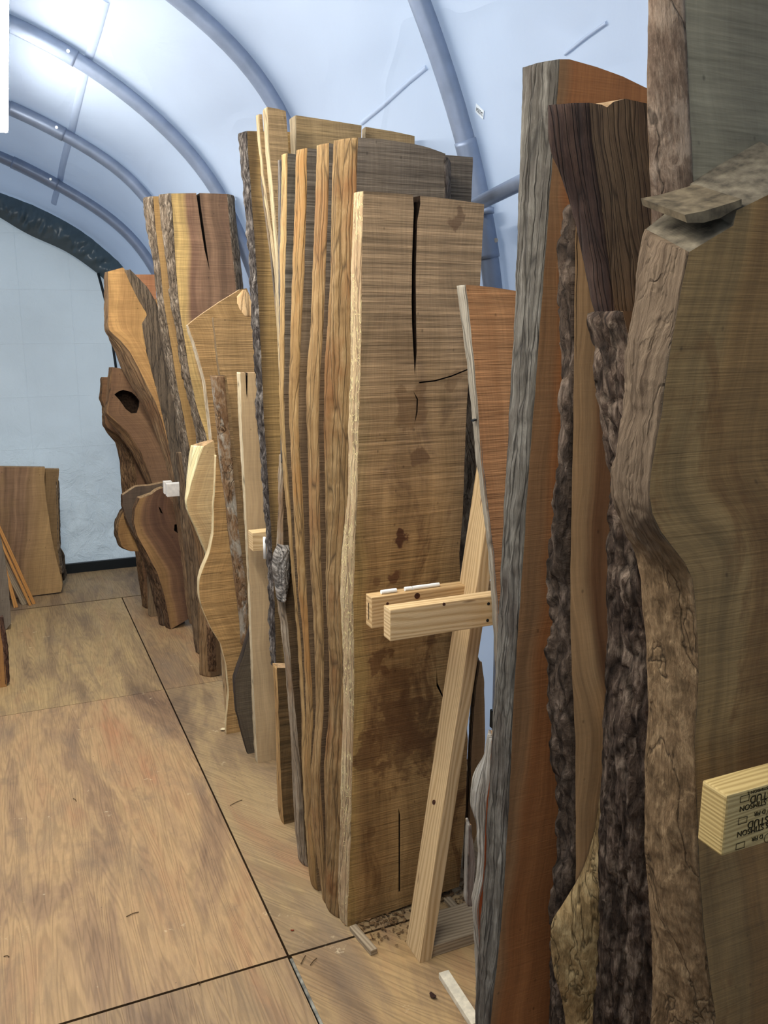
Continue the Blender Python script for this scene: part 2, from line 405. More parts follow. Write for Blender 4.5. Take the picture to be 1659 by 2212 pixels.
def cut(board,P,polys,th):
    for poly in polys:
        pts=[P.at(x,y) for x,y in poly]; n=len(pts)
        me=bpy.data.meshes.new('c'); vs=[tuple(p+P.n*.03) for p in pts]+[tuple(p-P.n*(th+.06)) for p in pts]
        fs=[list(range(n)),list(range(2*n-1,n-1,-1))]+[[i,i+n,(i+1)%n+n,(i+1)%n] for i in range(n)]
        me.from_pydata(vs,[],fs); bm=bmesh.new(); bm.from_mesh(me); bmesh.ops.recalc_face_normals(bm,faces=bm.faces); bm.to_mesh(me); bm.free()
        me.materials.append(CUTDARK); c=link('cutter',me)
        mod=board.modifiers.new('b','BOOLEAN'); mod.operation='DIFFERENCE'; mod.solver='EXACT'; mod.object=c
        try: mod.material_mode='TRANSFER'
        except Exception: pass
        bpy.context.view_layer.update()
        dg=bpy.context.evaluated_depsgraph_get(); nm=bpy.data.meshes.new_from_object(board.evaluated_get(dg))
        board.modifiers.clear(); board.data=nm; bpy.data.objects.remove(c)
    return board

# generic beam: origin corner, axes (length along a)
def beam(name,o,a,b,c,la,lb,lc,mat,parent=None,bev=.002,uvrot=False):
    """box from corner o along unit vectors a,b,c; uv.x along a"""
    bm=bmesh.new(); vs=[]
    for i in (0,1):
        for j in (0,1):
            for k_ in (0,1): vs.append(bm.verts.new(o+a*(la*i)+b*(lb*j)+c*(lc*k_)))
    for q in ((0,1,3,2),(4,6,7,5),(0,4,5,1),(2,3,7,6),(0,2,6,4),(1,5,7,3)): bm.faces.new([vs[x] for x in q])
    bmesh.ops.recalc_face_normals(bm,faces=bm.faces)
    if bev: bmesh.ops.bevel(bm,geom=list(bm.edges),offset=bev,segments=2,profile=.6,affect='EDGES')
    uvl=bm.loops.layers.uv.new('UVMap')
    for f in bm.faces:
        n=f.normal; ax=max((abs(n.dot(b)),0),(abs(n.dot(c)),1),(abs(n.dot(a)),2))[1]
        for l in f.loops:
            p=l.vert.co-o
            l[uvl].uv=(p.dot(a),p.dot(c)+.31) if ax==0 else ((p.dot(a),p.dot(b)+.77) if ax==1 else (p.dot(b)*.25+3.1,p.dot(c)+1.1))
    me=bpy.data.meshes.new(name); bm.to_mesh(me); bm.free()
    ob=link(name,me,(mat,)); 
    if parent: adopt(ob,parent)
    return ob
def tube(name,pts,r,mat,seg=16,parent=None,caps=True,rfun=None):
    V=[];Fs=[];n=len(pts); prev=None
    for i,p in enumerate(pts):
        t=(pts[min(n-1,i+1)]-pts[max(0,i-1)]).normalized()
        if prev is None:
            a=t.orthogonal().normalized()
        else: a=(prev-t*prev.dot(t)).normalized()
        prev=a; b=t.cross(a); rr=r if rfun is None else rfun(i)
        for j in range(seg):
            an=2*math.pi*j/seg; V.append(p+a*(rr*math.cos(an))+b*(rr*math.sin(an)))
    for i in range(n-1):
        for j in range(seg): Fs.append([i*seg+j,i*seg+(j+1)%seg,(i+1)*seg+(j+1)%seg,(i+1)*seg+j])
    if caps: Fs.append(list(range(seg))[::-1]); Fs.append([(n-1)*seg+j for j in range(seg)])
    me=mesh(name,V,Fs); shade_smooth(me)
    for p in me.polygons:
        if len(p.vertices)>4: p.use_smooth=False
    o=link(name,me,(mat,))
    if parent: adopt(o,parent)
    return o
LED_E=54.; SKY_E=.55; EXPO=0.6
# ------------------------------------------------------------------ shared materials
M={}
M['steel']=plain('galvanised_tube',(128,140,162),.42,.5,.35,.05,14)
M['bolt']=plain('zinc_bolt',(200,205,205),.3,.5,.9)
M['black']=plain('black_vinyl',(20,26,28),.5,.35,0,.1,40)
M['chalk']=plain('chalk_white',(238,238,232),.9,.1)
M['paint']=plain('white_painted_wood',(228,220,208),.7,.2,0,.06,40)
M['ink']=plain('stamp_ink',(44,38,26),.9,.05)
M['lum1']=lumber('fir_lumber',(176,140,92),(205,172,124),1)
M['lum2']=lumber('pale_spruce_lumber',(186,152,104),(214,184,138),3)
M['lum3']=lumber('old_fir_lumber',(130,112,88),(164,146,118),6)
M['lum4']=lumber('stamped_fir_lumber',(156,130,78),(190,164,108),9,rings=1.6)
# fabric
def fabric(name,c,trans=.45,wr=1.,crease=0.,emit=0):
    N=NT(name,.45,.35); N.t.nodes.remove(N.b)
    d=N.t.nodes.new('ShaderNodeBsdfPrincipled'); d.inputs['Roughness'].default_value=.5; d.inputs['Specular IOR Level'].default_value=.35
    t=N.t.nodes.new('ShaderNodeBsdfTranslucent'); mx=N.t.nodes.new('ShaderNodeMixShader'); mx.inputs[0].default_value=trans
    a=N.noise(N.map('Object',(1.3,1.0,1.3)),1,3); 
    col=N.ramp(a,[(.3,lighten(c,.96)),(.7,lighten(c,1.03))])
    N.L(col,d.inputs['Base Color']); N.L(col,t.inputs['Color'])
    h=N.noise(N.map('Object',(2.2,3.0,2.2),(0,0,0),(.3,.5,.2)),1,4,.5,1.5)
    r=N.math('ABSOLUTE',N.math('SUBTRACT',N.noise(N.map('Object',(1.1,.8,1.6),(4,2,0),(.6,.2,.4)),1,2,.4,.8),.5))
    h=N.math('ADD',N.math('MULTIPLY',h,.5*wr),N.math('MULTIPLY',N.maprange(r,0,.03,1,0),.12*wr))
    if crease:
        s=N.sep(N.tc.outputs['Object']); n2=N.noise(N.map('Object',(9,9,9)),1,5,.65,1.)
        low=N.maprange(s[2],1.1,.2,.15,1.)
        h=N.math('ADD',h,N.math('MULTIPLY',N.math('MULTIPLY',n2,low),1.3*crease))
        for ax,per in ((0,.33),(2,.36)):
            f=N.math('ABSOLUTE',N.math('SUBTRACT',N.math('FRACT',N.math('DIVIDE',s[ax],per)),.5))
            h=N.math('ADD',h,N.math('MULTIPLY',N.maprange(f,0,.012,1,0),.045*crease))
    b=N.t.nodes.new('ShaderNodeBump'); b.inputs['Distance'].default_value=.02; b.inputs['Strength'].default_value=.8; N.L(h,b.inputs['Height'])
    N.L(b.outputs[0],d.inputs['Normal']); N.L(b.outputs[0],t.inputs['Normal'])
    N.L(d.outputs[0],mx.inputs[1]); N.L(t.outputs[0],mx.inputs[2]); N.L(mx.outputs[0],N.out.inputs[0]); return N.m
M['fabric']=fabric('white_cover_fabric',(196,209,228),.4)
M['tarp']=fabric('white_wall_sheet',(222,230,230),.4,.8,2.2)

# ------------------------------------------------------------------ tent shell
XC=-.35
SECT=[ # rib: Y, centre-line pixels, wall x
 (2.6,[(912,0),(963,150),(1028,350),(1042,420),(1065,556),(1075,615)],1.62),
 (3.5,[(409,8),(502,89),(561,152),(612,219)],1.52),
 (4.3,[(21,42),(148,114),(253,177),(338,253),(422,338),(481,409)],1.45),
 (5.1,[(25,228),(139,291),(211,329),(274,371),(321,414)],1.38),
 (5.8,[(0,333),(122,399),(190,435),(253,477),(329,561)],1.32),
 (6.5,[(0,416),(90,452),(181,503),(268,575)],1.2)]
def catmull(P,n=14):
    out=[];Q=[P[0]*2-P[1]]+P+[P[-1]*2-P[-2]]
    for i in range(1,len(Q)-2):
        for k in range(n):
            t=k/n;a,b,c,d=Q[i-1:i+3]
            out.append(.5*((2*b)+(c-a)*t+(2*a-5*b+4*c-d)*t*t+(3*b-a-3*c+d)*t**3))
    out.append(P[-1]); return out
def resample(P,n):
    L=[0]
    for a,b in zip(P,P[1:]): L.append(L[-1]+(b-a).length)
    out=[];j=0
    for i in range(n+1):
        q=L[-1]*i/n
        while j<len(P)-2 and L[j+1]<q: j+=1
        t=(q-L[j])/max(1e-9,L[j+1]-L[j]); out.append(P[j].lerp(P[j+1],min(1,max(0,t))))
    return out
def profile(Y,px,xw):
    pts=[onY(x,y,Y) for x,y in px]; p0=pts[0]; p1=pts[1]
    sl=(p0.z-p1.z)/(p0.x-p1.x); dx=p0.x-XC; za=p0.z-sl*dx*.5
    half=[Vector((XC,Y,za))]
    if dx>.7: half.append(Vector((XC+dx*.5,Y,za+(p0.z-za)*.27)))
    half+=pts; q=pts[-1]
    half+=[Vector((lerp(q.x,xw,.75),Y,q.z*.62)),Vector((xw,Y,.7)),Vector((xw,Y,0))]
    h=resample(catmull(half),60)
    for _ in range(22): h=[h[0]]+[ (h[i-1]+h[i]*2+h[i+1])/4 for i in range(1,len(h)-1)]+[h[-1]]
    h[0]=Vector((XC,Y,h[0].z))
    left=[Vector((2*XC-p.x,Y,p.z)) for p in h[1:]]
    return left[::-1]+h
PR=[profile(*s) for s in SECT]
def offs(pr,d,Y=None,sc=1.):
    out=[]
    for i,p in enumerate(pr):
        t=(pr[min(len(pr)-1,i+1)]-pr[max(0,i-1)]).normalized(); nrm=Vector((-t.z,0,t.x))
        q=p+nrm*d; q.z=max(q.z,0) ; 
        out.append(Vector((XC+(q.x-XC)*sc,Y if Y is not None else p.y,q.z)))
    return out
base=offs(PR[0],.045)
secs=[offs(PR[0],.045,-2.2,1.03),offs(PR[0],.045,-.5,1.03),offs(PR[0],.045,.8,1.02)]+[base]+[offs(p,.045) for p in PR[1:5]]+[offs(PR[5],.0)]
V=[];Fc=[];nP=len(base);rows=[]
for a,b in zip(secs,secs[1:]):
    for k_ in range(8):
        t=k_/8; sag=-.02*math.sin(math.pi*t)
        rows.append([Vector((XC+(lerp(p.x,q.x,t)-XC)*(1+sag*.6),lerp(p.y,q.y,t),lerp(p.z,q.z,t)*(1+sag*.5))) for p,q in zip(a,b)])
rows.append(secs[-1])
for r in rows: V+=r
for i in range(len(rows)-1):
    for j in range(nP-1): Fc.append([i*nP+j,i*nP+j+1,(i+1)*nP+j+1,(i+1)*nP+j])
me=mesh('ceiling',V,Fc,smooth=True); o=link('ceiling',me,(M['fabric'],)); tag(o,kind='structure')
# longitudinal welded seam of the cover
SEAMS=[([(228,0),(212,60),(190,130),(170,215),(150,300),(133,370),(116,440)],.018,'trim_1'),([(922,145),(880,180),(830,226),(782,266)],.008,'trim_5'),([(1312,48),(1270,78),(1222,116)],.005,'trim_6')]
def nearest_cover(x,y):
    d=ray(x,y); best=None
    from mathutils.bvhtree import BVHTree
    global BV
    loc,nr,i_,dist=BV.ray_cast(C0,d.normalized()); return loc,nr
from mathutils.bvhtree import BVHTree
BV=BVHTree.FromPolygons(V,Fc)
for seam,hw_,nm_ in SEAMS:
    pts=[]
    for x,y in seam:
        l,nr=nearest_cover(x,y)
        if l: pts.append(l)
    pts=resample(pts,60); Vs=[];Fs=[]
    for i,p in enumerate(pts):
        t=(pts[min(60,i+1)]-pts[max(0,i-1)]).normalized()
        l,nr,_,_=BV.find_nearest(p)
        if nr.dot(C0-p)<0: nr=-nr
        s_=t.cross(nr).normalized()
        for k_,h_ in ((-1,.002),(-.6,.007),(.6,.007),(1,.002)): Vs.append(l+s_*k_*hw_+nr*h_)
        if i:
            for j in range(3): Fs.append([(i-1)*4+j,(i-1)*4+j+1,i*4+j+1,i*4+j])
    o=link(nm_,mesh(nm_,Vs,Fs,smooth=True),(M['fabric'],)); tag(o,kind='structure')
# end walls
def endwall(name,sec,mat,ny=70,Y=None,crump=.012):
    pts=sec; xs0,xs1=pts[0].x,pts[-1].x
    tab=sorted([(p.x,p.z) for p in pts])
    V=[];F_=[];nx=90;nz=70
    for i in range(nx+1):
        x=lerp(xs0,xs1,i/nx); 
        zt=max(.02,interp([(a,b) for a,b in tab],x)[0]) if 0<i<nx else .02
        for j in range(nz+1):
            z=zt*j/nz; low=max(0,1-z/1.3)
            dy=crump*noise.noise(Vector((x*2,z*1.2,0)))*2+crump*(.25+low*3.)*noise.turbulence(Vector((x*5,z*6,3)),4,False)
            V.append(Vector((x,Y-dy*(1 if Y>0 else -1),z)))
    for i in range(nx):
        for j in range(nz): F_.append([i*(nz+1)+j,(i+1)*(nz+1)+j,(i+1)*(nz+1)+j+1,i*(nz+1)+j+1])
    o=link(name,mesh(name,V,F_,smooth=True),(mat,)); tag(o,kind='structure'); return o
endwall('wall_back',secs[-1],M['tarp'],Y=6.49)
endwall('wall_front',secs[0],M['tarp'],Y=-2.18)
# black rolled flap along the back arch
up_=[(0,416),(90,452),(181,503),(268,575)]; lo_=[(0,470),(61,506),(145,545),(212,592),(240,622)]
U=catmull([onY(x,y,6.42) for x,y in up_]); Lw=catmull([onY(x,y,6.42) for x,y in lo_])
def extl(P):  # carry on to the left, mirrored about the tent axis
    return [Vector((2*XC-p.x,p.y,p.z)) for p in P[::-1]]+P
U=resample(extl(U),260);Lw=resample(extl(Lw),260);V=[];F_=[]
for i in range(261):
    for j in range(15):
        t=j/14; p=U[i].lerp(Lw[i],t)
        w_=.03*noise.noise(Vector((i*.22+2.5*t,t*1.2,0)))+.018*noise.noise(Vector((i*.42,t*3.,5)))
        V.append(p+Vector((0,-.035*math.sin(math.pi*t)+w_*math.sin(math.pi*min(1,.15+t*.9)),0)))
for i in range(260):
    for j in range(14): F_.append([i*15+j,(i+1)*15+j,(i+1)*15+j+1,i*15+j+1])
o=link('trim_2',mesh('trim_2',V,F_,smooth=True),(plain('black_glossy_vinyl',(70,86,92),.34,.6),)); tag(o,kind='structure')
# black edge tape down the side of the back wall, and the black foot of the walls
o=tube('trim_3',[onY(x,y,6.4) for x,y in ((212,590),(228,650),(240,720),(250,790),(257,850),(262,930),(268,1000))],.009,M['black'],8); tag(o,kind='structure')
bl=onZ(-400,1290);X_=Vector((1,0,0));Y_=Vector((0,1,0));Z_=Vector((0,0,1))
o=beam('baseboard_back',Vector((-1.9,6.38,0)),X_,Y_,Z_,3.0,.03,.07,M['black']); tag(o,kind='structure')
o=beam('baseboard_right',Vector((1.585,1.0,.26)),Y_,X_,Z_,1.62,.012,.07,M['black'],bev=0.001); tag(o,kind='structure')
# ribs
rl=[('nearest grey steel rib arching over the tall grey-topped slabs','bolted'),
    ('second grey steel rib from the camera, arching behind the tallest thin planks',''),
    ('third grey steel rib, ending behind the two-bark walnut slab, with a bolted sleeve above',''),
    ('fourth grey steel rib from the camera, second from the back wall',''),
    ('grey steel rib nearest the black flap of the back wall','')]
JO=[(1065,556),None,(165,124),(140,292),(125,400)]; BO=[(1071,519),None,(147,110),(122,275),(109,387)]
for i,pr in enumerate(PR[:5]):
    o=tube('tent_rib',pr,.032,M['steel'],20); tag(o,rl[i][0],'tent frame','steel ribs of the tent')
    if JO[i]:
        j=onY(JO[i][0],JO[i][1],SECT[i][0]); 
        a=min(range(len(pr)),key=lambda q:(pr[q]-j).length); cr=catmull(pr,6); a=min(range(len(cr)),key=lambda q:(cr[q]-j).length)
        seg=[cr[q] for q in range(a-26,a+1)]
        tube('sleeve',seg,.0355,M['steel'],20,o)
        bo=onY(BO[i][0],BO[i][1],SECT[i][0]); d=(C0-bo).normalized(); b0=bo+d*.036
        tube('bolt',[b0-d*.004,b0+d*.006],.008,M['bolt'],6,o)
# wind brace running from the nearest rib towards the camera
a=onY(1008,452,2.5); b=onY(1150,382,2.0); d=(b-a)
o=tube('brace_pipe',[a,a+d*1.0,a+d*1.6],.021,M['steel'],16); tag(o,'grey round brace pipe meeting the nearest rib above the cracked slab','pipe')
tube('clamp',[onY(1052,428,2.55)+Vector((0,0,-.03)),onY(1052,462,2.55)],.024,M['steel'],12,o)
# LED tube hung along the tent
LZ=2.62; e1=onZ(18,288,LZ); e0=onZ(20,0,LZ); d=(e0-e1).normalized(); w_=Vector((-d.y,d.x,0)).normalized()
if w_.x>0: w_=-w_
NL=NT('led_diffuser'); NL.b.inputs['Emission Color'].default_value=(1,.97,.91,1); NL.b.inputs['Emission Strength'].default_value=LED_E
NL.color((240,240,240)); M['led']=NL.m
def led(e1,d,ln,label):
    root=thing('tube_light',label,'light',e1+w_*.04,'tube lights')
    beam('diffuser',e1,d,w_,Z_,ln,.085,.035,M['led'],root,.01)
    beam('housing',e1+Z_*.036-d*.01+w_*.01,d,w_,Z_,ln+.02,.065,.03,M['paint'],root,.003)
    for q in (.2,ln-.2): tube('hanger',[e1+d*q+w_*.04+Z_*.06,e1+d*q+w_*.04+Z_*.45],.003,M['bolt'],6,root)
    return root
led(e1,d,2.9,'glowing white tube light hanging at the upper left edge')
led(e1+d*3.05,d,1.25,'unseen tube light added overhead to light the cracked slab, nearer than the left-edge one')  # out of view; added and placed so the cracked slab's face is lit

# ------------------------------------------------------------------ floor
def floor_mat():
    N=NT('plywood',.62,.3); uv=N.tc.outputs['UV']
    at=N.t.nodes.new('ShaderNodeVertexColor'); at.layer_name='tint'
    pos=N.tc.outputs['Object']
    wp=N.noise(N.map(uv,(1.5,.5,1)),1,3,.5,.4)
    fld=N.math('ADD',N.noise(N.map(uv,(10,.5,1),(3,1,0)),1,3,.5,.2),N.math('MULTIPLY',wp,.35))
    rings=N.math('SINE',N.math('MULTIPLY',fld,150.))
    rings2=N.maprange(rings,-.2,1,0,1)
    grain=N.noise(N.map(uv,(170,7,1)),1,5,.65)
    patch=N.noise(N.map(pos,(4.2,.9,1)),1,6,.65,.5)
    dirt=N.noise(N.map(pos,(5.1,1.7,1),(8,3,0)),1,8,.75,.4)
    c=N.ramp(patch,[(.32,(116,94,74)),(.43,(148,122,92)),(.52,(172,144,104)),(.6,(164,132,96)),(.72,(166,120,86))])
    c=N.mix(1.,c,at.outputs['Color'],'MULTIPLY')
    f=N.maprange(rings2,0,1,1.06,.84); f=N.math('MULTIPLY',f,N.maprange(grain,.3,.7,.84,1.1))
    c=N.mix(1.,c,N.g(f),'MULTIPLY')
    c=N.mix(N.maprange(dirt,.5,.66,0,.5),c,(124,106,86))
    d2=N.noise(N.map(pos,(5,4,1),(1,8,0)),1,6,.6)
    c=N.mix(N.maprange(d2,.6,.72,0,.45),c,(86,76,66))
    # scattered knots, staples and specks
    k=N.vor(N.map(uv,(2.6,2.1,1),(.3,.6,0)),1).outputs['Distance']; c=N.mix(N.maprange(k,.012,.03,.75,0),c,(66,48,36))
    sp=N.vor(N.map(pos,(21,21,1)),1).outputs['Distance']; sn=N.noise(N.map(pos,(2,2,1),(2,5,0)),1,2)
    c=N.mix(N.math('MULTIPLY',N.maprange(sp,.03,.06,.6,0),N.maprange(sn,.45,.6,0,1)),c,(60,46,36))
    # pale scuffed patches
    sc=N.noise(N.map(pos,(7,7,1),(5,5,0)),1,8,.75); c=N.mix(N.maprange(sc,.63,.68,0,.6),c,(222,200,160))
    N.color(c); N.bump(N.math('ADD',N.math('MULTIPLY',rings2,-.25),N.math('MULTIPLY',grain,.5)),.0016)
    N.L(N.maprange(dirt,.4,.7,.5,.8),N.b.inputs['Roughness']); return N.m
FM=floor_mat(); SX=onZ(490,1780).x
ys=[-2.2,onZ(620,2067).y,onZ(355,1490).y,onZ(262,1291).y,6.5]
V=[];F_=[];UV=[];tint=[];mi=[]
sheets=[]; gp=.0032
tn={(0,0):(.9,.86,.84),(0,1):(1.0,.95,.84),(1,0):(1.06,.98,.92),(1,1):(.9,.9,.86),(2,0):(1.04,1.02,.9),(2,1):(.92,.86,.8),(3,0):(.88,.86,.84),(3,1):(.88,.86,.84)}
for r in range(4):
    y0,y1=ys[r]+gp,ys[r+1]-gp
    for c_,(x0,x1) in enumerate(((-2.4,SX-gp),(SX+(gp if r else .009),2.0))):
        if r==3 and c_==1: continue
        if r==3: x1=2.0
        b=len(V); dz=.0015*(r%2)
        V+=[Vector((x0,y0,dz)),Vector((x1,y0,dz)),Vector((x1,y1,dz)),Vector((x0,y1,dz)),Vector((x0,y0,-.02)),Vector((x1,y0,-.02)),Vector((x1,y1,-.02)),Vector((x0,y1,-.02))]
        o_=(r*3.3+c_*7.7)
        u4=[(x0+o_,y0+o_),(x1+o_,y0+o_),(x1+o_,y1+o_),(x0+o_,y1+o_)]
        if (r,c_) in ((1,1),(0,1)): u4=[(a_*.8+bq*.55,bq*.8-a_*.55) for a_,bq in u4]
        F_.append([b,b+1,b+2,b+3]);UV.append(u4);tint.append(tn[(r,c_)]);mi.append(0)
        for q in ((0,4,5,1),(1,5,6,2),(2,6,7,3),(3,7,4,0)): F_.append([b+z for z in q]);UV.append([(0,0)]*4);tint.append((.3,.25,.2));mi.append(0)
b=len(V); V+=[Vector((-2.4,-2.2,-.021)),Vector((2,-2.2,-.021)),Vector((2,6.5,-.021)),Vector((-2.4,6.5,-.021))];F_.append([b,b+1,b+2,b+3]);UV.append([(0,0)]*4);tint.append((.1,.1,.1));mi.append(1)
me=mesh('floor',V,F_,UV,mi=mi); ca=me.color_attributes.new('tint','FLOAT_COLOR','CORNER')
for p in me.polygons:
    for li in p.loop_indices: ca.data[li].color=tint[p.index]+(1,)
o=link('floor',me,(FM,plain('gap_dirt',(30,24,18),.95,.05))); tag(o,kind='structure')
# weathered filler strip in the wide joint near the camera
stp=[onZ(x,y,.002) for x,y in ((624,2070),(652,2130),(680,2200),(705,2260))]
beam('trim_4',Vector((SX+.001,stp[-1].y-.6,-.006)),Y_,X_,Z_,ys[1]-stp[-1].y+.59,.008,.006,plain('grey_weathered_strip',(128,124,112),.9,.1,0,.3,40),bev=.001).update_tag()
bpy.data.objects['trim_4']['kind']='structure'
# ------------------------------------------------------------------ the slabs
OAK=dict(base=(168,134,90),dark=(128,100,64))
S=[]
# 1 cracked slab (front of the middle row)
slab('live_edge_plank','wide brown slab with a long open split from its top, front of the middle row','wood slab',2.107,
 [(413,765,785),(600,758,781),(700,758,781),(790,758,779),(916,753,775),(1075,752,772),(1201,738,767),(1296,735,763),(1389,740,765),(1529,742,765),(1668,737,761),(1807,735,758),(1912,730,754),(1964,731,751),(1996,734,751)],
 .045,sawn('brown_oak_face',(178,140,88),(140,106,64),(186,150,90),.035,saw=.8,grain=.4,blotch=.7,seed=1,stain=(104,70,38),topgrey=(1.2,1.95,(124,104,80)),spots=[(866,1158,2.07,.024,(70,38,22),.9),(852,1250,2.07,.02,(92,56,32),.8),(815,1256,2.07,.012,(96,62,36),.5),(985,475,2.05,.02,(92,68,50),.6),(905,985,2.08,.022,(100,74,50),.7),(812,1428,2.1,.03,(96,62,32),.7),(872,1585,2.1,.10,(88,58,32),.6),(800,1620,2.1,.05,(96,64,34),.6),(890,880,2.07,.045,(108,80,52),.5),(800,1800,2.1,.02,(100,70,38),.5),(975,820,2.07,.02,(110,84,58),.5)]),
 streak('wormy_sapwood_edge',(132,102,74),(180,150,112),(222,200,156),1,worm=(236,214,156)),'edge',.0035,.003,k=-.03,
 right=[(437,1046),(620,1037),(830,1011),(950,1005),(1100,1000),(1200,992),(1300,996),(1450,1003),(1600,1010),(1750,1006),(1915,992)],
 top=[(785,413),(830,416),(893,421),(905,423),(960,428),(1046,441)],
 cuts=[[(905,825),(940,821),(975,811),(1012,796),(1012,799),(975,814),(940,824),(906,828)],[(893,845),(903,862),(902,890),(895,918),(899,890),(900,863)],[(861,1745),(864,1760),(864,1925),(861,1926)],[(943,1440),(945,1475),(956,1500),(968,1540),(958,1510),(943,1482)],[(891,405),(894,450),(890,560),(889,650),(890,700),(896,812),(900,760),(899,700),(898,600),(901,480),(908,440),(907,405)]],seed=1,fine=.005)
# 2 grey topped slab
slab('live_edge_plank','thick slab with broad fibrous edge and grey weathered top, behind the cracked slab','wood slab',2.152,
 [(297,721,773),(415,717,770),(600,714,766),(790,702,766),(916,700,762),(1075,703,760),(1233,705,746),(1300,704,743),(1389,709,748),(1460,712,750),(1560,711,750),(1650,702,746),(1700,700,745),(1810,704,743),(1900,703,739),(1950,700,735),(1986,706,732)],
 .065,sawn('weathered_oak_face',(160,126,84),(124,96,62),saw=.9,grain=.5,blotch=.5,seed=2,topgrey=(1.9,2.15,(88,80,70))),
 streak('fibrous_brown_edge',(96,72,44),(140,110,70),(180,150,106),2,depth=.005,accent=(126,84,46)),'edge',.006,.005,k=-.018,
 right=[(340,962),(430,962),(700,960),(1900,950)],rb=[(338,960,986),(380,962,988),(440,962,988),(520,962,985)],rbmat=bark('grey_bark_a',(62,52,46),(104,92,82),(146,134,120),3),
 top=[(773,297),(830,301),(900,312),(930,320),(962,332)],seed=2,fine=.005)
# 3
slab('live_edge_plank','narrow tan plank edge, first one left of the thick grey-topped slab','wood slab',2.232,
 [(309,685,711),(400,682,710),(500,679,707),(600,675,703),(700,672,699),(790,664,693),(880,661,689),(950,665,689),(1075,667,691),(1233,670,694),(1280,674,697),(1389,679,700),(1550,683,699),(1600,679,694),(1680,671,691),(1750,672,696),(1830,679,701),(1900,690,702),(1962,697,704)],
 .045,sawn('dark_oak_face_3',(140,112,80),(104,82,60),saw=.9,grain=.4,blotch=.4,seed=3,topgrey=(1.8,2.1,(88,80,70))),
 streak('tan_edge_3',(106,78,46),(148,116,74),(184,154,108),3,depth=.004,accent=(140,100,60)),'edge',.004,.004,k=-.004,w=.42,
 top=[(711,309),(724,314)],seed=3)
# 4
slab('live_edge_plank','tan plank edge bowing left at mid height, second left of the thick grey-topped slab','wood slab',2.298,
 [(320,640,663),(420,638,663),(500,635,660),(570,632,658),(650,630,654),(750,627,649),(870,624,645),(950,627,646),(1050,632,653),(1120,635,656),(1230,642,660),(1290,645,663),(1380,655,668),(1540,662,677),(1620,660,672),(1660,657,670),(1720,660,676),(1800,664,680),(1900,669,684),(1925,671,686),(1938,674,689)],
 .04,sawn('dark_oak_face_4',(144,116,82),(106,84,62),saw=.9,grain=.4,blotch=.4,seed=4,topgrey=(1.8,2.1,(88,80,70))),
 streak('tan_edge_4',(110,80,46),(154,120,74),(188,156,108),4,depth=.004,accent=(158,112,60)),'edge',.004,.003,k=.002,w=.42,seed=4)
# 5
slab('live_edge_plank','thin yellowish plank edge, third left of the thick grey-topped slab','wood slab',2.36,
 [(333,609,621),(420,608,620),(500,606,619),(560,604,617),(600,606,616),(750,604,615),(850,604,613),(920,605,615),(960,608,617),(1050,614,624),(1110,620,629),(1200,627,634),(1290,635,641),(1400,644,651),(1560,652,660),(1650,652,660),(1780,659,667),(1870,665,672),(1905,668,675)],
 .03,sawn('dark_oak_face_5',(140,114,84),(100,82,62),saw=.9,grain=.4,blotch=.4,seed=5,topgrey=(1.7,2.,(86,80,70))),
 streak('yellow_edge_5',(122,92,54),(166,132,84),(194,164,114),5,depth=.003),'edge',.003,.002,k=.010,w=.42,top=[(621,331),(634,334)],seed=5)
slab('live_edge_plank','short dark grey plank end peeking out left of the thin yellowish plank','wood slab',2.40,
 [(345,601,607),(450,601,607),(600,602,606),(780,604,607),(1000,607,609)],.012,sawn('grey_face_5b',(92,86,80),(66,62,58),saw=.7,grain=.4,blotch=.4,seed=55),
 streak('grey_edge_5b',(60,56,52),(92,86,80),(130,120,110),5,depth=.003),'edge',.001,.001,k=.018,w=.4,seed=56,floor=False)
